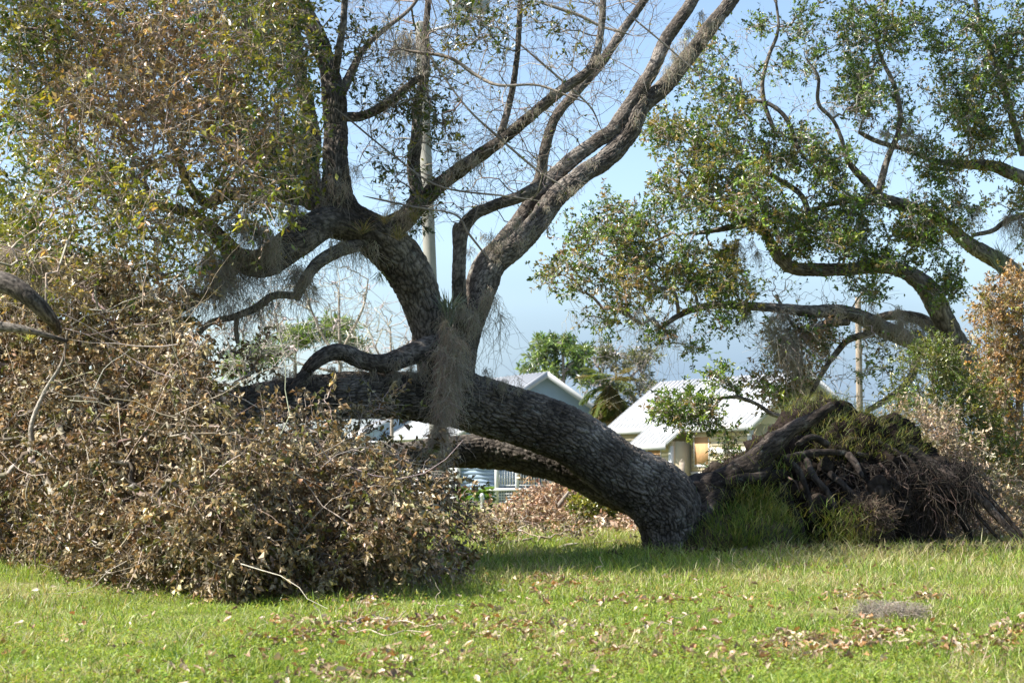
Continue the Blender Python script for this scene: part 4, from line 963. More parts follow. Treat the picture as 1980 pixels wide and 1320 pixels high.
# turf: a mound on the left front and a ragged edge on top
md, MW, MN = blob('turf_mound', P(1428, 1066, 16.5), [(0, .62), (40, .54), (75, .42), (110, .38), (150, .50), (180, .62), (250, .3), (300, .3)], .62, M_soil, rb, (0.06, 0.05, 0.03), .05, 70, 90, 60)
gs = Soup()
i = rng.integers(0, len(MW), 9000); a = MW[i]; a = a + rng.normal(size=a.shape) * .02; ok = (a[:, 2] > .02) & (MN[i][:, 1] < .5)
n_ = fbm(a * 3, 2, 9)
ok &= (n_ > -.5); a = a[ok]; up_ = nrm(MN[i][ok] * .5 + np.array([0, -.1, .9]) + rng.normal(size=a.shape) * .25)
V, T = batch_blades(a, up_, rng.uniform(.07, .19, len(a)), rng.uniform(.004, .008, len(a)), rng.uniform(.2, 1.2, len(a)))
gs.add(V, T, np.repeat(pal(((.14, .22, .035), (.20, .27, .05), (.33, .33, .10), (.09, .15, .03)), len(a), .2), 5, 0))
tops = np.argwhere((RN[:, 2] > .5) & (RW[:, 0] > P(1520, 800, 17.9)[0])).ravel()
lt = np.argwhere((RN[:, 2] > .1) & (RW[:, 0] < P(1530, 900, 17)[0]) & (RN[:, 1] < .2)).ravel()
for (ids, n, L) in ((tops, 5600, .14), (lt, 500, .10)):
    i = rng.choice(ids, n); a = RW[i] + rng.normal(size=(n, 3)) * .03; up_ = nrm(RN[i] * .6 + np.array([.15, -.2, .5]) + rng.normal(size=a.shape) * .4)
    V, T = batch_blades(a, up_, L * rng.uniform(.4, 1.3, n), rng.uniform(.003, .006, n), rng.uniform(.4, 1.6, n))
    gs.add(V, T, np.repeat(pal(((.13, .17, .04), (.20, .22, .06), (.30, .27, .13), (.08, .11, .03)), n, .2), 5, 0))
for (x, y, Y, n) in ((1455, 965, 16.4, 800), (1625, 1010, 16.35, 330), (1640, 1050, 16.3, 500), (1480, 1010, 16.25, 500), (1490, 905, 16.5, 200)):
    a = P(x + rng.normal(size=n) * 32, y + rng.normal(size=n) * 16, Y + rng.normal(size=n) * .08)
    V, T = batch_blades(a, nrm(np.array([0, -.2, 1.]) + rng.normal(size=a.shape) * .4), rng.uniform(.08, .2, n), rng.uniform(.004, .008, n), rng.uniform(.3, 1.4, n))
    gs.add(V, T, np.repeat(pal(((.22, .26, .05), (.32, .29, .11), (.12, .18, .03)), n, .2), 5, 0))
gs.build('turf_grass', M_grass, rb, ORG, kind='stuff', label='lifted turf grass on the mound and along the top of the root ball')

# ------------------------------------------------------------------ RIGHT OAK (leaning, leafy)
q0 = P(1965, 1010, 25.5); RO = np.array([q0[0], 25.5, float(ground_z(q0[0], 25.5))])
ro = empty('leaning_oak', tuple(RO), 'leafy battered live oak reaching in from the right edge over the root ball', 'tree')
rl_ = {}
def RB(key, ctrl, **kw):
    kw.setdefault('seed', 200 + len(rl_) * 5)
    if kw.get('name') != 'trunk': ctrl = [(a_, b_, r_ * .84, y_) for a_, b_, r_, y_ in ctrl]
    rl_[key] = limb_mesh(kw.pop('name', 'limb'), ctrl, kw.pop('mat', M_bark_pale), ro, RO, detail=kw.pop('detail', .04), depth=.018, cl=.13, cw=.06, **kw)
RB('trunk', [(1975, 1030, 46, 25.5), (1965, 900, 42, 25.4), (1920, 790, 36, 25.2), (1865, 700, 30, 25.0), (1838, 645, 24, 24.9), (1812, 595, 22, 24.8), (1788, 555, 20, 24.7), (1748, 528, 15, 24.6), (1700, 518, 13, 24.5), (1625, 520, 13, 24.4), (1545, 520, 13, 24.3),
             (1510, 500, 12, 24.2), (1478, 448, 9, 24.1), (1455, 432, 8, 24), (1400, 442, 6, 24), (1345, 452, 4, 24)], name='trunk')
RB('R1', [(1895, 745, 26, 24.9), (1820, 692, 20, 24.7), (1765, 660, 20, 24.5), (1705, 632, 20, 24.3), (1655, 608, 18, 24.1), (1600, 602, 16, 24), (1535, 598, 13, 23.8), (1450, 592, 10, 23.7), (1385, 590, 9, 23.6), (1330, 602, 8, 23.5), (1290, 624, 6, 23.4), (1268, 640, 4, 23.4)])
RB('R1b', [(1640, 620, 12, 24.1), (1600, 624, 10, 24), (1555, 640, 8, 23.9), (1528, 620, 5, 23.8), (1500, 570, 4, 23.8)])
RB('R1c', [(1690, 645, 9, 24.3), (1645, 655, 8, 24.3), (1610, 690, 7, 24.2), (1580, 740, 6, 24.1), (1560, 780, 4, 24.1)])
RB('R1d', [(1855, 690, 20, 25.2), (1800, 630, 17, 25.2), (1750, 612, 13, 25.2), (1700, 615, 10, 25.2), (1670, 640, 7, 25.2)])
RB('R6', [(1770, 640, 10, 24.8), (1772, 700, 10, 24.7), (1752, 742, 10, 24.6), (1715, 772, 8, 24.5), (1675, 795, 7, 24.4)])
RB('R6b', [(1745, 750, 8, 24.6), (1738, 790, 7, 24.6), (1720, 815, 5, 24.6)])
RB('R3', [(2040, 600, 26, 26), (1970, 535, 22, 25.8), (1920, 500, 20, 25.6), (1880, 475, 18, 25.4), (1838, 440, 15, 25.2), (1790, 412, 13, 25), (1745, 395, 12, 24.8), (1700, 378, 11, 24.6), (1668, 345, 9, 24.5), (1640, 315, 7, 24.4)])
RB('R3c', [(2075, 1030, 46, 26.2), (2070, 800, 38, 26.1), (2040, 600, 26, 26)], mat=M_bark)
RB('R3b', [(1760, 405, 10, 25), (1700, 392, 9, 24.9), (1640, 388, 8, 24.7), (1590, 400, 6, 24.6), (1540, 420, 5, 24.5)])
RB('R4', [(2060, 380, 22, 26), (1980, 345, 17, 25.8), (1920, 322, 14, 25.6), (1860, 318, 10, 25.4), (1810, 312, 7, 25.2), (1760, 292, 6, 25), (1700, 275, 6, 24.9), (1660, 255, 5, 24.8)])
RB('R5', [(1640, 315, 7, 24.4), (1616, 240, 5, 24.3), (1582, 200, 5, 24.2), (1582, 150, 4, 24.2), (1560, 115, 3, 24.2)])
RB('R5b', [(1500, 260, 5, 24), (1478, 200, 6, 24), (1475, 150, 5, 24), (1490, 100, 5, 24), (1505, 55, 4, 24), (1500, 0, 3, 24)])
RB('R5c', [(1545, 290, 6, 24), (1520, 230, 6, 24), (1485, 200, 5, 24), (1440, 190, 4, 24), (1430, 150, 3, 24)])
RB('R7', [(1700, 370, 10, 24.6), (1715, 310, 8, 24.6), (1738, 250, 7, 24.6), (1735, 180, 6, 24.6), (1700, 100, 5, 24.6), (1690, 10, 4, 24.6)])
RB('R8', [(1980, 300, 10, 25.8), (1955, 220, 8, 25.7), (1935, 150, 7, 25.6), (1900, 60, 6, 25.5), (1880, -30, 5, 25.5)])
RB('R9', [(1520, 505, 10, 24.2), (1560, 440, 8, 24.2), (1550, 380, 7, 24.2), (1480, 330, 6, 24.1), (1420, 290, 5, 24)])
RB('R10', [(1480, 450, 7, 24.1), (1380, 400, 6, 24), (1330, 360, 5, 24)])
RB('R11', [(1620, 800, 9, 22.5), (1560, 805, 7, 22.4), (1500, 803, 6, 22.3), (1465, 782, 5, 22.3), (1425, 768, 5, 22.2), (1380, 770, 3, 22.2)])
RB('R12', [(2000, 410, 8, 25.9), (1950, 425, 7, 25.6), (1920, 445, 6, 25.5), (1880, 455, 5, 25.4)])
clm = [(1370, 190, 55, 110, 24.2, .8, 170), (1330, 270, 70, 60, 24.0, .8, 140), (1270, 260, 50, 50, 24, .7, 60), (1410, 320, 80, 55, 24, .8, 190), (1335, 385, 85, 60, 23.7, .9, 210), (1440, 380, 75, 75, 23.6, .9, 240), (1530, 300, 75, 55, 24.1, .8, 180),
       (1600, 330, 65, 60, 24.2, .8, 150), (1520, 430, 60, 60, 23.8, .8, 150), (1580, 460, 75, 45, 24, .8, 170), (1150, 445, 75, 55, 23.5, .8, 130), (1105, 535, 60, 45, 23.6, .7, 90), (1220, 545, 90, 55, 23.4, .8, 170), (1250, 460, 85, 65, 23.5, .8, 190), (1180, 600, 70, 35, 23.5, .6, 70),
       (1340, 500, 70, 50, 23.8, .8, 120), (1400, 575, 55, 60, 23.4, .6, 160), (1320, 540, 60, 50, 23.4, .6, 80), (1690, 470, 75, 50, 24.3, .7, 160), (1780, 470, 65, 60, 24.5, .8, 190), (1825, 545, 32, 45, 24.4, .5, 90), (1820, 420, 60, 45, 24.8, .7, 120), (1680, 60, 70, 60, 24.5, .9, 170), (1650, 130, 50, 70, 24.4, .8, 110),
       (1670, 190, 70, 50, 24.5, .8, 130), (1740, 40, 50, 40, 24.6, .7, 50), (1860, 60, 70, 60, 25.3, .8, 150), (1900, 140, 75, 80, 25.4, .9, 260), (1950, 60, 50, 60, 25.5, .8, 110), (1860, 220, 70, 60, 25.3, .8, 160), (1940, 260, 60, 55, 25.5, .8, 110), (1800, 310, 60, 40, 25.1, .7, 80), (1870, 330, 60, 40, 25.2, .7, 90),
       (1550, 35, 65, 35, 24.1, .5, 45), (1500, 130, 40, 60, 24, .5, 28), (1445, 210, 50, 40, 24, .5, 45), (1480, 40, 40, 30, 24, .5, 20), (1570, 130, 35, 60, 24.1, .5, 30), (1350, 665, 30, 25, 23.4, .4, 20), (1265, 640, 30, 20, 23.4, .3, 25), (1345, 785, 56, 40, 22.2, .4, 140), (1295, 800, 30, 22, 22.2, .3, 40), (1400, 740, 25, 25, 22.2, .3, 40), (1420, 880, 36, 24, 22.0, .3, 22), (1440, 830, 45, 18, 22.2, .3, 12), (1370, 820, 22, 20, 22.2, .3, 16),
       (1530, 690, 55, 60, 23.9, .6, 150), (1590, 660, 55, 40, 24, .6, 110), (1520, 760, 60, 45, 23.8, .6, 130), (1660, 560, 70, 30, 24.2, .5, 50), (1700, 520, 50, 30, 24.3, .5, 50), (1640, 400, 60, 40, 24.4, .6, 110), (1700, 700, 70, 60, 24.4, .5, 35), (1760, 230, 50, 60, 24.8, .7, 70), (1960, 180, 40, 60, 25.6, .8, 80), (1950, 380, 50, 40, 25.6, .7, 70), (1980, 450, 40, 30, 25.6, .6, 30),
       (2080, 150, 120, 200, 26, 1.5, 420), (1800, -90, 220, 70, 25, 1.2, 420), (1500, -100, 150, 50, 24.5, 1, 150), (2120, 420, 90, 120, 26.5, 1.4, 260)]
tw = Soup(); lf = Soup()
T5 = ell([(a, b_, c * .98, d_ * .98, e, f_, int(g * .95)) for (a, b_, c, d_, e, f_, g) in clm], .36)
sds = np.vstack([rl_[k][0][::4] for k in rl_])
b, d, _ = twig_soup(tw, sds, T5, 0.0035, 0.42, ((0.30, 0.26, 0.21), (0.22, 0.18, 0.14), (0.36, 0.32, 0.27)), bend=.22, rmax=.03, alpha=.3)
def ro_col(pos, c):
    n = fbm(pos * .55, 3, 51); pxx = pos[:, 0] / pos[:, 1] * F + CX; pyy = 905 - (pos[:, 2] - CAMZ) / pos[:, 1] * F
    yel = pal(((.24, .21, .05), (.30, .24, .08)), len(c), .15); br = pal(((.24, .16, .09), (.30, .21, .13)), len(c), .15)
    u = rng.uniform(size=len(c)); c = np.where((u < np.clip(n * 1.2 + .05, 0, .4))[:, None], yel, c)
    pb_ = np.where((pxx > 1450) & (pxx < 1640) & (pyy > 620), .5, .02 + .12 * (pxx < 1300))
    return np.where((rng.uniform(size=len(c)) < pb_)[:, None], br, c)
ROG = ((.08, .14, .024), (.13, .205, .035), (.21, .28, .055), (.035, .065, .014))
sprigs(lf, tw, b, d, 12, .22, .062, .028, ROG, var=.22, tr=.0022, colnoise=ro_col, tcol=((.26, .22, .17),), spread=1.1)
sprigs(lf, tw, b, rand_unit(len(b)), 7, .2, .058, .026, ROG, var=.22, tr=.0022, colnoise=ro_col, tcol=((.3, .26, .2),), spread=1.2)
# bare fine twigs beneath
q = polysample([(1050, 560), (1260, 560), (1420, 470), (1560, 560), (1720, 560), (1800, 700), (1740, 800), (1600, 780), (1480, 700), (1420, 620), (1300, 680), (1180, 640)], 520)
q2 = polysample([(1420, 40), (1640, 30), (1800, 150), (1800, 420), (1650, 380), (1560, 250), (1420, 220)], 420)
T6 = np.vstack([P(q[:, 0], q[:, 1], rng.uniform(23.2, 24.8, len(q))), P(q2[:, 0], q2[:, 1], rng.uniform(23.6, 25, len(q2)))])
b, d, _ = twig_soup(tw, np.vstack([sds, T5[::5]]), T6, .003, .4, ((.30, .26, .22), (.38, .34, .29)), bend=.3, rmax=.02)
sprigs(lf, tw, b, d, 4, .3, .055, .024, ROG, prob=.25, tr=.002, tcol=((.32, .28, .23),))
tw.build('twigs', M_twig, ro, RO, kind='stuff'); lf.build('green_leaves', M_leaf_g, ro, RO, kind='stuff')
ms = Soup()
for (x0, y0, x1, y1, Y, n, L) in ((1500, 640, 1600, 640, 23.6, 260, .5), (1530, 640, 1545, 700, 23.5, 300, .8), (1440, 600, 1620, 600, 23.6, 500, .3), (1660, 600, 1760, 640, 24, 500, .3), (1740, 600, 1800, 640, 24.8, 500, .35), (1940, 420, 1975, 430, 25.4, 250, .4), (1200, 600, 1300, 640, 23.3, 90, .8), (1290, 620, 1310, 640, 23.3, 70, .9),
                                (1560, 700, 1600, 800, 24, 200, .4), (1620, 220, 1760, 260, 24.4, 300, .25), (1800, 390, 1900, 400, 25, 200, .3), (1420, 470, 1520, 480, 24, 250, .3), (1640, 400, 1700, 460, 24.4, 160, .3), (1090, 600, 1160, 600, 23.4, 40, .4)):
    t = np.linspace(0, 1, 9); moss(ms, P(x0 + (x1 - x0) * t, y0 + (y1 - y0) * t, Y), n, L, .08, r=.0024, top=.8)
ms.build('spanish_moss', M_moss, ro, RO, kind='stuff')
rosette(ro, P(1936, 530, 25.2), 60, .55, .02, ((.22, .25, .2),), 2.2, RO)

# ------------------------------------------------------------------ shrubs and small trees
def bush(name, root, stems, clumps, k, ll, lw, cols, label, cat, mat=M_leaf_g, ncol=None, tcol=((.3, .25, .2),), droop=0., group=None, stemr=.02, Ls=.2, w=None, tr=.0016):
    o = empty(name, tuple(root), label, cat, group); R = np.array(root)
    sp = []
    for c in stems:
        p_, r_ = limb_mesh('stem', c, M_bark_pale, o, R, detail=.05, depth=0, seed=int(c[0][0])); sp.append(p_[::3])
    tw = Soup(); lf = Soup(); T = ell(clumps, .5); T = T[T[:, 2] > ground_z(T[:, 0], T[:, 1]) + .04]
    b, d, _ = twig_soup(tw, np.vstack(sp), T, stemr * .1, .4, tcol, rmax=stemr)
    sprigs(lf, tw, b, d, k, Ls, ll, lw, cols, w, var=.2, tcol=tcol, droop=droop, colnoise=ncol, spread=1.1, fold=.35, tr=tr)
    tw.build('twigs', M_twig, o, R, kind='stuff'); lf.build('leaves', mat, o, R, kind='stuff')
    return o
def gpt(px, Y):
    x = (px - CX) / F * Y * 1.0; x = float(P(px, 1000, Y)[0]); return (x, Y, float(ground_z(x, Y)))
def stem(px0, Y, px1, py1, r, pym=None):
    z = gpt(px0, Y); py0 = 905 - (z[2] - CAMZ) / Y * F
    return [(px0, py0 + 4, r * 1.4, Y), ((px0 * .6 + px1 * .4), py0 * .6 + py1 * .4, r * 1.1, Y), ((px0 * .2 + px1 * .8), py0 * .2 + py1 * .8, r * .8, Y), (px1, py1, r * .5, Y)]
ORN = ((.36, .24, .11), (.42, .33, .20), (.46, .27, .06), (.28, .19, .09), (.22, .20, .04))
bush('autumn_tree', gpt(1955, 21), [stem(1960, 21, 1930, 600, 7), stem(1965, 21, 1975, 560, 7), stem(1950, 21, 1900, 720, 5)],
     [(1940, 640, 52, 75, 21, .5, 330), (1925, 590, 45, 40, 21, .4, 120), (1965, 560, 40, 40, 21, .4, 110), (1935, 740, 55, 60, 21, .5, 220), (1965, 700, 50, 80, 21, .5, 180), (1960, 860, 55, 80, 21, .5, 320), (1930, 960, 60, 60, 21, .5, 260), (2050, 750, 80, 200, 21.2, .7, 500)], 12, .055, .022, ORN,
     'small tree with orange and straw coloured dead leaves at the right edge', 'tree', M_leaf_d, droop=.1)
SHG = ((.10, .15, .025), (.14, .18, .03), (.19, .19, .04), (.07, .10, .02))
bush('green_shrub', gpt(1850, 20), [stem(1850, 20, 1800, 720, 5), stem(1860, 20, 1860, 680, 5), stem(1870, 20, 1900, 780, 5)],
     [(1800, 710, 55, 45, 20, .4, 200), (1850, 760, 62, 65, 20, .45, 330), (1790, 790, 55, 50, 20, .4, 150), (1880, 830, 68, 65, 20, .45, 330), (1820, 690, 40, 30, 20, .3, 90), (1900, 900, 60, 60, 20, .4, 220), (1730, 770, 40, 30, 20, .3, 40)], 13, .045, .016, SHG,
     'green leafy shrub rising behind the right side of the root ball', 'shrub', tcol=((.22, .2, .12),))
STR = ((.40, .32, .21), (.33, .25, .16), (.27, .20, .12), (.46, .38, .27), (.22, .20, .08))
bush('dry_brush', gpt(1810, 19), [stem(1810, 19, 1770, 830, 4), stem(1820, 19, 1830, 850, 4), stem(1860, 19, 1880, 900, 4)],
     [(1790, 830, 65, 45, 19, .4, 220), (1830, 890, 70, 55, 19, .4, 280), (1765, 870, 45, 40, 19.3, .4, 120), (1880, 950, 80, 70, 19, .45, 420), (1800, 960, 60, 60, 19.4, .4, 250), (1930, 1020, 70, 45, 18.6, .4, 260), (1840, 1040, 80, 30, 19.4, .4, 200)], 10, .05, .02, STR,
     'straw coloured dead branches heaped behind the hanging roots', 'brush pile', M_leaf_d, droop=.2, w=np.array([.26, .24, .2, .2, .1]))
# broken brush seen beneath the arch
bush('broken_branch_pile', gpt(1120, 25), [stem(1050, 25, 1100, 950, 5), stem(1120, 25.5, 1200, 990, 6), stem(1000, 24.6, 940, 1000, 4), stem(1180, 24.5, 1100, 1000, 4), stem(1230, 24, 1180, 1010, 4)],
     [(1075, 968, 85, 32, 26, .6, 400), (985, 1005, 75, 24, 25.0, .6, 300), (1060, 1045, 90, 20, 20, .6, 220), (1130, 1000, 110, 38, 25, .8, 560), (1200, 1030, 60, 35, 23, .8, 320), (1040, 1035, 110, 25, 22.5, .8, 160), (1180, 960, 55, 20, 26, .6, 100), (1240, 1040, 30, 28, 21, .6, 130)], 10, .075, .034, ((.42, .29, .19), (.34, .22, .14), (.50, .38, .27), (.26, .17, .10)),
     'pinkish tan dead branch pile seen under the arch of the trunk', 'brush pile', M_leaf_d, droop=.2)
bush('green_branch', gpt(1165, 24.2), [stem(1150, 24.2, 1150, 985, 4), stem(1180, 24.2, 1200, 1000, 4)],
     [(1170, 985, 42, 20, 24, .4, 150), (1195, 1010, 26, 18, 24, .3, 80), (1140, 975, 20, 12, 24, .3, 40), (1090, 1085 - 70, 10, 6, 24, .3, 5)], 11, .07, .034, ((.15, .16, .03), (.09, .11, .02), (.24, .22, .05)),
     'broken branch with yellow-green leaves in the pile under the trunk', 'branch')
bush('small_dead_branch', gpt(1010, 17.5), [stem(960, 17.6, 1030, 1040, 3), stem(1000, 17.4, 920, 1060, 3), stem(1080, 17.2, 1120, 1050, 3)],
     [(960, 1065, 70, 20, 17.5, .5, 150), (1060, 1070, 90, 14, 17.2, .4, 150), (1090, 1040, 40, 22, 18, .4, 70), (1190, 1058, 60, 12, 17.6, .4, 100), (930, 1020, 35, 40, 17.2, .4, 70), (1010, 1020, 50, 30, 19, .4, 60)], 7, .05, .024, DRY,
     'bare twigs with curled brown leaves lying in front of the pile under the arch', 'branch', M_leaf_d, droop=.2, tcol=((.4, .34, .28), (.24, .19, .15)))

# ------------------------------------------------------------------ background trees
def bg_tree(name, px, Y, pytop, r, limbs_, clumps, k, ll, lw, cols, label, ntw=0, tpoly=None, tcol=((.30, .28, .25),), mat=M_leaf_g, Ls=.5, tr=.006, prob=1., spread=1.1):
    g = gpt(px, Y); o = empty(name, g, label, 'tree'); R = np.array(g)
    pys = 905 - (g[2] - CAMZ) / Y * F; sp = []
    for li, c in enumerate([[(px, pys + 2, r * 1.3, Y), (px + 3, pys * .5 + pytop * .5, r, Y), (px, pytop, r * .5, Y)]] + limbs_):
        p_, _ = limb_mesh('trunk' if li == 0 else 'limb', c, M_bark_pale, o, R, detail=.12, depth=0, seed=int(px)); sp.append(p_)
    tw = Soup(); lf = Soup(); T = []
    if clumps: T.append(ell(clumps, .4))
    if ntw: q = polysample(tpoly, ntw); T.append(P(q[:, 0], q[:, 1], Y + rng.uniform(-1.5, 1.5, ntw)))
    T = np.vstack(T); b, d, _ = twig_soup(tw, np.vstack(sp), T, tr, .42, tcol, bend=.2, rmax=.1, alpha=.55)
    nb = len(ell(clumps, .4)) if False else None
    if clumps:
        sel = rng.uniform(size=len(b)) < 1.0 if not ntw else np.isin(np.round(b[:, 0], 5), np.round(T[:len(T) - ntw, 0], 5))
        sprigs(lf, tw, b[sel], d[sel], k, Ls, ll, lw, cols, var=.2, tr=tr * .6, tcol=tcol, prob=prob, spread=spread)
    if ntw: sprigs(lf, tw, b, nrm(d + rand_unit(len(d)) * .5), 1, .8, ll, lw, cols, tr=tr * .7, tcol=tcol, prob=.05)
    tw.build('twigs', M_twig, o, R, kind='stuff')
    if lf.V: lf.build('foliage', mat, o, R, kind='stuff')
    return o
PN = ((.14, .21, .06), (.19, .25, .08), (.08, .13, .045))
bg_tree('pine_tree', 570, 60, 650, 4, [], [(505, 685, 40, 16, 60, 1, 90), (580, 650, 45, 14, 60, 1, 90), (640, 632, 45, 12, 60, 1, 80), (470, 705, 30, 14, 60, 1, 50), (690, 660, 30, 10, 60, 1, 25)], 16, .30, .05, PN, 'green pine with flat-layered crown above the left part of the trunk', Ls=.3, tr=.012)
bg_tree('bare_tree', 655, 46, 560, 4, [[(655, 700, 3.5, 46), (610, 620, 2.5, 46), (585, 540, 1.6, 46)], [(660, 680, 3.5, 46), (700, 600, 2.5, 46), (712, 540, 1.6, 46)], [(650, 720, 3, 46), (560, 690, 2, 46), (530, 600, 1.5, 46)]], [], 1, .08, .04, PN,
        'bare grey storm-stripped tree between the drooping limb and the trunk', 240, [(520, 720), (500, 580), (560, 510), (640, 500), (700, 520), (730, 600), (700, 720)], ((.34, .31, .27),), tr=.009)
bg_tree('bare_tree', 755, 50, 640, 3.5, [[(755, 720, 3, 50), (790, 660, 2, 50)], [(755, 730, 3, 50), (720, 660, 2, 50)]], [], 1, .08, .04, PN,
        'second smaller bare grey tree just left of the fork', 150, [(690, 740), (700, 620), (740, 580), (790, 600), (800, 700), (790, 740)], ((.36, .33, .29),), tr=.009)
bg_tree('bare_tree', 470, 48, 640, 3.5, [[(470, 740, 3, 48), (440, 660, 2, 48)], [(480, 730, 3, 48), (520, 650, 2, 48)]], [(480, 690, 40, 30, 48, .6, 20)], 6, .12, .06, PN,
        'leafless pale tree above the brush at the left end of the trunk', 150, [(420, 780), (410, 660), (450, 600), (520, 560), (560, 640), (540, 730)], ((.36, .33, .29),), tr=.009)
bg_tree('pine_tree', 1088, 85, 665, 4.5, [[(1088, 735, 3, 85), (1050, 690, 2, 85)], [(1090, 720, 3, 85), (1125, 680, 2, 85)]], [(1075, 666, 42, 15, 85, 1.5, 90), (1042, 690, 22, 9, 85, 1.2, 35), (1112, 684, 26, 14, 85, 1.2, 50), (1128, 725, 18, 18, 85, 1, 25), (1060, 715, 18, 10, 85, 1, 30), (1025, 715, 18, 6, 85, 1, 20), (1095, 715, 25, 12, 85, 1, 30)], 14, .34, .09, PN,
        'bright green round-topped pine behind the blue house ridge', Ls=.4, tr=.015)
bg_tree('thin_tree', 1190, 90, 680, 4, [[(1190, 760, 3, 90), (1150, 700, 2, 90)], [(1195, 750, 3, 90), (1250, 700, 2, 90)]], [(1170, 690, 45, 22, 90, 1.5, 90), (1225, 700, 40, 28, 90, 1.5, 90), (1250, 740, 22, 25, 90, 1.5, 50), (1150, 740, 30, 25, 90, 1.2, 50), (1210, 770, 40, 25, 90, 1.5, 60)], 9, .26, .09, ((.12, .14, .06), (.17, .16, .08), (.09, .11, .05)),
        'grey-green thin-crowned tree between the two houses', 160, [(1120, 800), (1120, 690), (1170, 665), (1240, 670), (1275, 720), (1260, 790)], ((.33, .30, .27),), Ls=.4, tr=.014)

def palm(name, px, Y, py, n, L, W, label, cols, trunk=True, droop=1., r=.18, spreadz=(-.6, 1.)):
    g = gpt(px, Y); o = empty(name, g, label, 'palm'); R = np.array(g); c = P(px, py, Y)
    if trunk: mesh = path_obj('trunk', np.array([[0, 0, 0], [0.05, 0, (c[2] - g[2]) * .5], [0, 0, c[2] - g[2]]]), [r * 1.1, r, r * .9], M_root, o, 10, (.2, .16, .12))
    for k in range(n):
        a = rng.uniform(0, 2 * np.pi); el = rng.uniform(*spreadz); dd = nrm(np.array([math.cos(a), math.sin(a), el]))
        K = 8; pts = [c - R]; v = dd.copy()
        for s in range(K - 1): v = nrm(v + np.array([0, 0, -.22 * droop])); pts.append(pts[-1] + v * L / K)
        pts = np.array(pts); S = Soup()
        V, Q = batch_paths(pts[None], (np.linspace(.03, .008, K) * L / 2)[None], 3); col = pal(cols, 1, .1); S.add(V, Q, np.repeat(col, len(V), 0))
        m = 26; t = np.linspace(.15, 1, m) * (K - 1.001); i = t.astype(int); f = (t - i)[:, None]; pp = pts[i] * (1 - f) + pts[i + 1] * f; tg = nrm(pts[i + 1] - pts[i])
        sd = nrm(np.cross(tg, [0, 0, 1.]))
        for sg in (-1, 1):
            ld = nrm(sd * sg + tg * .7 + np.array([0, 0, -.35]) + rng.normal(size=(m, 3)) * .12)
            V, T = batch_leaves(pp, ld, np.tile([0, 0, 1.], (m, 1)), L * .38 * np.sin(np.linspace(.5, 2.9, m)) + .05, np.full(m, W)); S.add(V, T, np.repeat(pal(np.tile(col, (1, 1)), m, .12), 4, 0))
        S.build('frond', M_leaf_g, o)
    return o
palm('cabbage_palm', 1178, 80, 745, 46, 1.9, .09, 'palm with drooping olive and brown fronds between the houses', ((.12, .15, .05), (.16, .15, .07), (.09, .12, .04), (.20, .16, .10)), droop=.85, spreadz=(-3.5, 2.2))
palm('small_palm', 918, 74, 958, 22, 1.05, .07, 'small bright green palm by the corner of the blue house', ((.16, .26, .05), (.22, .30, .06)), trunk=True, r=.1, droop=.7, spreadz=(.1, 1.6))
# hedge of low bushes near the houses and far woods
for i, (px, Y, py, w_, h_, lab) in enumerate([(1105, 72, 958, 34, 12, 'low dark green bush against the blue house porch'), (1165, 100, 815, 45, 26, 'dark green bush crown below the palm between the houses'), (1235, 60, 985, 40, 20, 'green garden bush beneath the yellow house wall')]):
    bush('garden_bush', gpt(px, Y), [stem(px, Y, px, py, 2)], [(px, py, w_, h_, Y, 1, 220)], 14, .16, .08, ((.07, .11, .025), (.10, .14, .03)), lab, 'bush', Ls=.3, stemr=.04, tr=.006)
n = 5200
x = rng.uniform(-95, 95, n); y = rng.uniform(125, 150, n); hmax = 3.2 + 2.2 * vnoise(np.stack([x * .12, 0 * x, 0 * x], -1), 8) + .8 * vnoise(np.stack([x * .5, 0 * x, 0 * x], -1), 8)
z = -.8 + hmax * rng.uniform(0, 1, n) ** .6; S = Soup(); k = 10
pos = np.repeat(np.stack([x, y, z], -1), k, 0) + rng.normal(size=(n * k, 3)) * .35
V, T = batch_leaves(pos, rand_unit(n * k), rand_unit(n * k), np.full(n * k, .5), np.full(n * k, .3)); S.add(V, T, np.repeat(pal(((.06, .09, .03), (.09, .12, .04), (.12, .12, .05)), n * k, .2), 4, 0))
S.build('distant_woods', M_leaf_g, None, kind='stuff', label='low line of far green trees behind the houses')

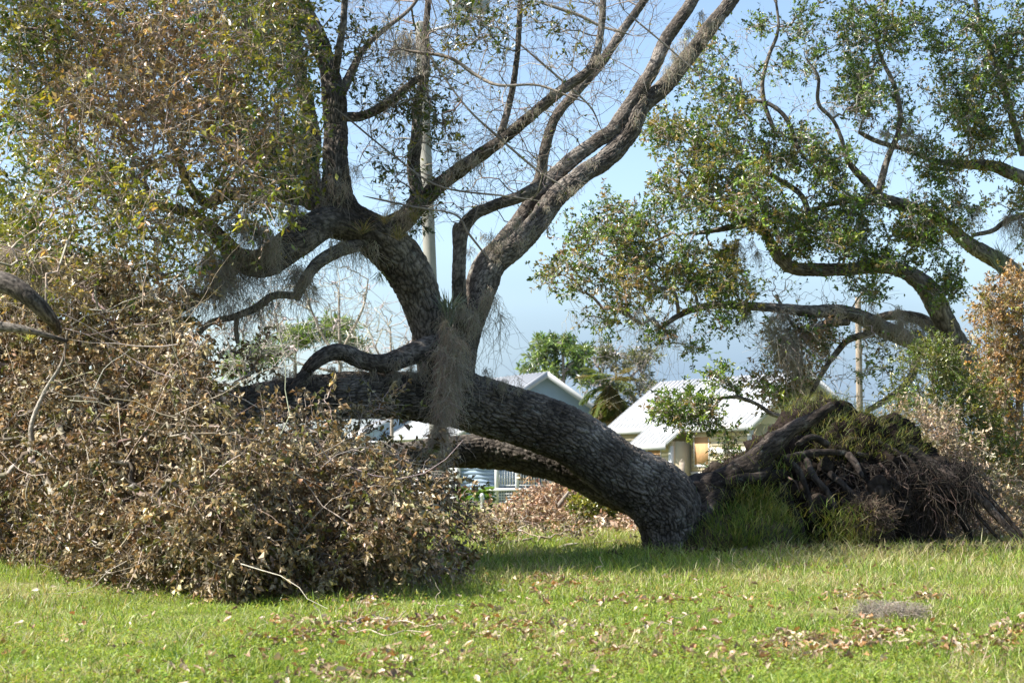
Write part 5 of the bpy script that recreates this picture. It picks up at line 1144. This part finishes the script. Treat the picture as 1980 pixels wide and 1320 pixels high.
# ------------------------------------------------------------------ lawn grass
def lawn(n, y0, y1, px0, px1):
    px = rng.uniform(px0, px1, n); py = rng.uniform(y0, y1, n)
    Y = F * CAMZ / (py - 905); x = (px - CX) / F * Y
    return x, Y + rng.normal(size=n) * .02
S = Soup()
for (n, y0, y1) in ((260000, 1075, 1390), (75000, 1035, 1080)):
    x, y = lawn(n, y0, y1, -480, 2560); z = ground_z(x, y)
    c = fbm(np.stack([x * 1.1, y * 1.1, 0 * x], -1), 3, 2); c2 = fbm(np.stack([x * 5, y * 5, 0 * x], -1), 2, 3)
    tall = np.clip(.6 + .5 * sstep(y, 9.5, 13) + c2 * .9 + .5 * vnoise(np.stack([x * 14, y * 14, 0 * x], -1), 6), .3, 2)
    L = (.035 + .05 * rng.uniform(0, 1, n) ** 1.5) * tall * (1.25 + .35 * sstep(y, 11, 15)); L[rng.uniform(size=n) < .03] *= 1.6
    W = rng.uniform(.0028, .0058, n) * (1 + .3 * (y > 13))
    up_ = nrm(np.stack([rng.normal(size=n) * .35, rng.normal(size=n) * .35, np.ones(n)], -1))
    V, T = batch_blades(np.stack([x, y, z - .004], -1), up_, L, W, rng.uniform(.2, 1.3, n))
    G1 = pal(((.19, .29, .04), (.24, .33, .05), (.30, .36, .08), (.09, .16, .022)), n, .24); G2 = pal(((.42, .40, .19), (.52, .45, .28), (.36, .35, .15), (.20, .15, .08)), n, .2)
    pdry = np.clip(.20 + .22 * sstep(y, 9, 12) * sstep(x, .5, 2.5) + .8 * c + .5 * c2 + .12 * sstep(x, -.5, 2) * sstep(y, 7, 9), .03, .75)
    C = np.where((rng.uniform(size=n) < pdry)[:, None], G2, G1); C = np.repeat(C[:, None], 5, 1)
    S.add(V, T, C.reshape(-1, 3))
# little round weed leaves in the nearest part
n = 26000; px = rng.uniform(-260, 2240, n); py = rng.uniform(1130, 1390, n); Y = F * CAMZ / (py - 905); x = (px - CX) / F * Y
ok = fbm(np.stack([x * 2, Y * 2, 0 * x], -1), 2, 14) > -.05; x = x[ok]; Y = Y[ok]; n = len(x)
pos = np.stack([x, Y, ground_z(x, Y) + rng.uniform(.012, .05, n)], -1); dd = rand_unit(n); dd[:, 2] = dd[:, 2] * .3 + .1
V, T = batch_leaves(pos, dd, nrm(rand_unit(n) * .4 + np.array([0, 0, 1])), rng.uniform(.012, .026, n), rng.uniform(.008, .016, n)); S.add(V, T, np.repeat(pal(((.22, .31, .05), (.28, .34, .07)), n, .15), 4, 0))
S.build('grass', M_grass, None, kind='stuff', label='short green and straw-flecked lawn grass')
# coarser grass beyond the trunk
n = 45000; x, y = lawn(n, 985, 1040, -200, 2200); y = rng.uniform(20, 47, n); x = (rng.uniform(-300, 2300, n) - CX) / F * y
S = Soup(); V, T = batch_blades(np.stack([x, y, ground_z(x, y)], -1), np.tile([0, 0, 1.], (n, 1)) + rng.normal(size=(n, 3)) * .3, rng.uniform(.04, .10, n), rng.uniform(.012, .02, n), rng.uniform(.2, 1, n))
S.add(V, T, np.repeat(pal(((.24, .30, .06), (.32, .34, .11), (.42, .38, .20)), n, .15), 5, 0)); S.build('far_grass', M_grass, None, kind='stuff', label='coarse grass beyond the fallen trunk up to the street')

# torn soil and bark crumbs round the trunk foot and the root ball
S = Soup(); n = 1500; cx = rng.choice([1290, 1420, 1560, 1680, 1800, 1880], n) + rng.normal(size=n) * 60; Y = rng.uniform(15.2, 17.0, n)
x = (cx - CX) / F * Y; pos = np.stack([x, Y, ground_z(x, Y) + rng.uniform(0, .05, n)], -1)
V, T = batch_leaves(pos, rand_unit(n), rand_unit(n), rng.uniform(.02, .07, n), rng.uniform(.015, .05, n), .8); S.add(V, T, np.repeat(pal(((.05, .038, .028), (.09, .065, .045), (.16, .12, .09)), n, .2), 4, 0))
S.build('soil_crumbs', M_soil, None, kind='stuff', label='dark soil and bark crumbs strewn round the foot of the root ball')

# ------------------------------------------------------------------ fallen leaves
def leaf_mesh(seed):
    r = np.random.default_rng(seed); m = 7; t = np.linspace(0, 1, m); w = .5 * np.sin(np.pi * np.clip(t * .96 + .02, 0, 1)) ** .8 * (1 + .25 * r.normal(size=m)); w[0] = .03; w[-1] = .01
    curl = r.uniform(.2, 1.1); bx = np.sin(t * curl * 1.5) / (curl * 1.5); bz = (1 - np.cos(t * curl * 1.5)) / (curl * 1.5); cup = r.uniform(.2, .8)
    V = []
    for i in range(m):
        for s in (-1, 0, 1): V.append((bx[i] - .5, s * w[i] * .42, bz[i] * .8 + abs(s) * w[i] * cup + r.normal() * .015 - .1))
    V = np.array(V); f = []
    for i in range(m - 1):
        for s in (0, 1): a = i * 3 + s; f += [(a, a + 3, a + 4), (a, a + 4, a + 1)]
    return V, np.array(f)
LVAR = [leaf_mesh(i) for i in range(10)]
def litter_pts(n):
    clus = [(1080, 1130, 70, 14, 9), (760, 1218, 110, 10, 10), (560, 1240, 50, 10, 5), (1000, 1222, 70, 12, 7), (1170, 1240, 70, 12, 5), (1520, 1250, 35, 9, 8), (1600, 1262, 50, 12, 5), (1690, 1235, 60, 12, 7), (1640, 1160, 30, 7, 6), (1790, 1165, 25, 7, 4), (1950, 1235, 40, 12, 6), (1850, 1255, 60, 10, 6), (800, 1275, 70, 14, 6), (660, 1300, 60, 12, 5),
            (1240, 1170, 60, 6, 4), (710, 1170, 25, 12, 3), (1560, 1105, 80, 8, 2), (1400, 1280, 60, 14, 4), (700, 1310, 80, 10, 5), (450, 1290, 80, 20, 3), (1050, 1300, 80, 15, 5), (1450, 1180, 300, 40, 8), (1000, 1200, 300, 40, 8), (990, 1230, 1100, 60, 14)]
    w = np.array([c[4] for c in clus], float); w /= w.sum(); i = rng.choice(len(clus), n, p=w); c = np.array(clus)[i]
    px = c[:, 0] + rng.normal(size=n) * c[:, 2]; py = np.clip(c[:, 1] + rng.normal(size=n) * c[:, 3], 1075, 1345); Y = F * CAMZ / (py - 905)
    x = (px - CX) / F * Y; return np.stack([x, Y, ground_z(x, Y)], -1)
LC = ((.30, .21, .12), (.40, .31, .20), (.20, .13, .075), (.27, .175, .10), (.48, .39, .27), (.32, .18, .07))
pos = litter_pts(2200); vis = pos[:, 1].argsort(); pos = pos[vis]
inview = np.abs(pos[:, 0]) < pos[:, 1] * .31
big = np.zeros(len(pos), bool); idx = np.argwhere(inview).ravel()[:290]; big[idx] = True
lm = []
for k, (V, f) in enumerate(LVAR):
    for ci, c in enumerate(LC[:5]):
        me_o = mesh_np('fallen_leaf', V, f, M_leaf_d, None, col=np.tile(np.array(c) * (0.85 + .03 * k), (len(V), 1))); lm.append((me_o.data, ci)); bpy.data.objects.remove(me_o)
for i in idx:
    me_, ci = lm[rng.integers(0, len(lm))]; o = bpy.data.objects.new('fallen_leaf', me_); COL.objects.link(o)
    s = rng.uniform(.034, .064); o.scale = (s, s, s); p = pos[i]; o.location = (p[0], p[1], p[2] + rng.uniform(.010, .034))
    o.rotation_euler = (rng.normal() * .45, rng.normal() * .45, rng.uniform(0, 6.28))
    sx = CX + p[0] / p[1] * F; row = 'bottom edge of the photo' if p[1] < 7.2 else 'open grass below the tree'
    where = ('far left' if sx < 420 else 'left' if sx < 640 else 'left of centre' if sx < 880 else 'centre' if sx < 1120 else 'right of centre' if sx < 1380 else 'right' if sx < 1680 else 'far right')
    cn = ('light brown', 'pale tan', 'dark brown', 'mid brown', 'cream coloured')[ci]
    setp(o, '%s curled leaf on the lawn, %s, %s' % (cn, where, row), 'leaf', 'fallen leaves on the near lawn')
S = Soup(); rest = pos[~big]
for p in rest:
    V, f = LVAR[rng.integers(0, 10)]; s = rng.uniform(.034, .064); a, b_, c_ = rng.normal() * .45, rng.normal() * .45, rng.uniform(0, 6.28)
    W = V * s; W = np.stack([W[:, 0], W[:, 1] * math.cos(a) - W[:, 2] * math.sin(a), W[:, 1] * math.sin(a) + W[:, 2] * math.cos(a)], -1)
    W = np.stack([W[:, 0] * math.cos(c_) - W[:, 1] * math.sin(c_), W[:, 0] * math.sin(c_) + W[:, 1] * math.cos(c_), W[:, 2]], -1)
    S.add(W + p + [0, 0, .03], f, pal(LC, 1, .15)[0])
S.build('leaf_litter', M_leaf_d, None, kind='stuff', label='scattered brown leaves further back on the lawn')

# twigs and a moss clump on the lawn
def lawn_pt(px, py, z=.03):
    Y = F * CAMZ / (py - 905); x = (px - CX) / F * Y; return np.array([x, Y, float(ground_z(x, Y)) + z])
for (ps, r, lab) in (([(640, 1222), (700, 1212), (760, 1216), (845, 1224)], .008, 'long pale stick lying flat in the leaves left of centre'),
                     ([(735, 1215), (765, 1200), (785, 1180)], .006, 'short forked twig leaning on the long pale stick'),
                     ([(815, 1210), (835, 1185), (850, 1168), (862, 1170)], .006, 'crooked pale twig standing up in the grass below the brush edge'),
                     ([(845, 1165), (848, 1145), (842, 1125)], .005, 'thin curved twig hanging at the brush edge over the grass'),
                     ([(610, 1168), (622, 1190), (630, 1212)], .005, 'straight whitish twig stuck in the grass under the brush'),
                     ([(690, 1232), (770, 1236), (840, 1238)], .005, 'thin dark stick just below the long pale stick'),
                     ([(1270, 1225), (1300, 1213), (1330, 1203)], .005, 'small dark twig in the middle of the open grass'),
                     ([(1140, 1110), (1165, 1090), (1160, 1075)], .006, 'bent grey twig at the shade line under the trunk')):
    ps = [((ps[k][0] * (1 - f_) + ps[k + 1][0] * f_) + rng.normal() * 2.5, (ps[k][1] * (1 - f_) + ps[k + 1][1] * f_) + rng.normal() * 2) for k in range(len(ps) - 1) for f_ in (0, .33, .66)] + [ps[-1]]
    pts = np.array([lawn_pt(a, b_, .03 + .015 * (i % 2)) for i, (a, b_) in enumerate(ps)])
    if abs(ps[0][0] - ps[-1][0]) < 60:   # upright ones stand in one place
        b0 = lawn_pt(ps[0][0], max(p_[1] for p_ in ps), 0); Yb = b0[1]; pts = np.array([P(a, b_, Yb) for a, b_ in ps])
    org = pts[0].copy(); o = path_obj('fallen_twig', pts - org, [r * .6 * (1 - .5 * i / len(ps)) for i in range(len(ps))], M_twig, None, 6, (.42, .34, .27)); o.location = tuple(org); setp(o, lab, 'twig')
S = Soup(); n = 1500; c = lawn_pt(1720, 1203, .03); tc_ = rng.normal(size=(9, 3)) * np.array([.13, .08, .01]); t = tc_[rng.integers(0, 9, n)] + rng.normal(size=(n, 3)) * np.array([.03, .03, .012]); a = c + t; a[:, 2] = np.maximum(a[:, 2], .03)
pts = [a]; d = rand_unit(n)
for k in range(6): d = nrm(d + rng.normal(size=(n, 3)) * .7); s = pts[-1] + d * .016; s[:, 2] = np.clip(s[:, 2], .02, .12); pts.append(s)
V, Q = batch_paths(np.stack(pts, 1) - c, np.full((n, 7), .001), 3); S.add(V, Q, np.repeat(pal(((.42, .37, .30), (.32, .27, .22)), n, .15), 21, 0))
o = S.build('moss_clump', M_moss, None); o.location = tuple(c); setp(o, 'grey tangle of Spanish moss lying on the grass below the root ball', 'moss')
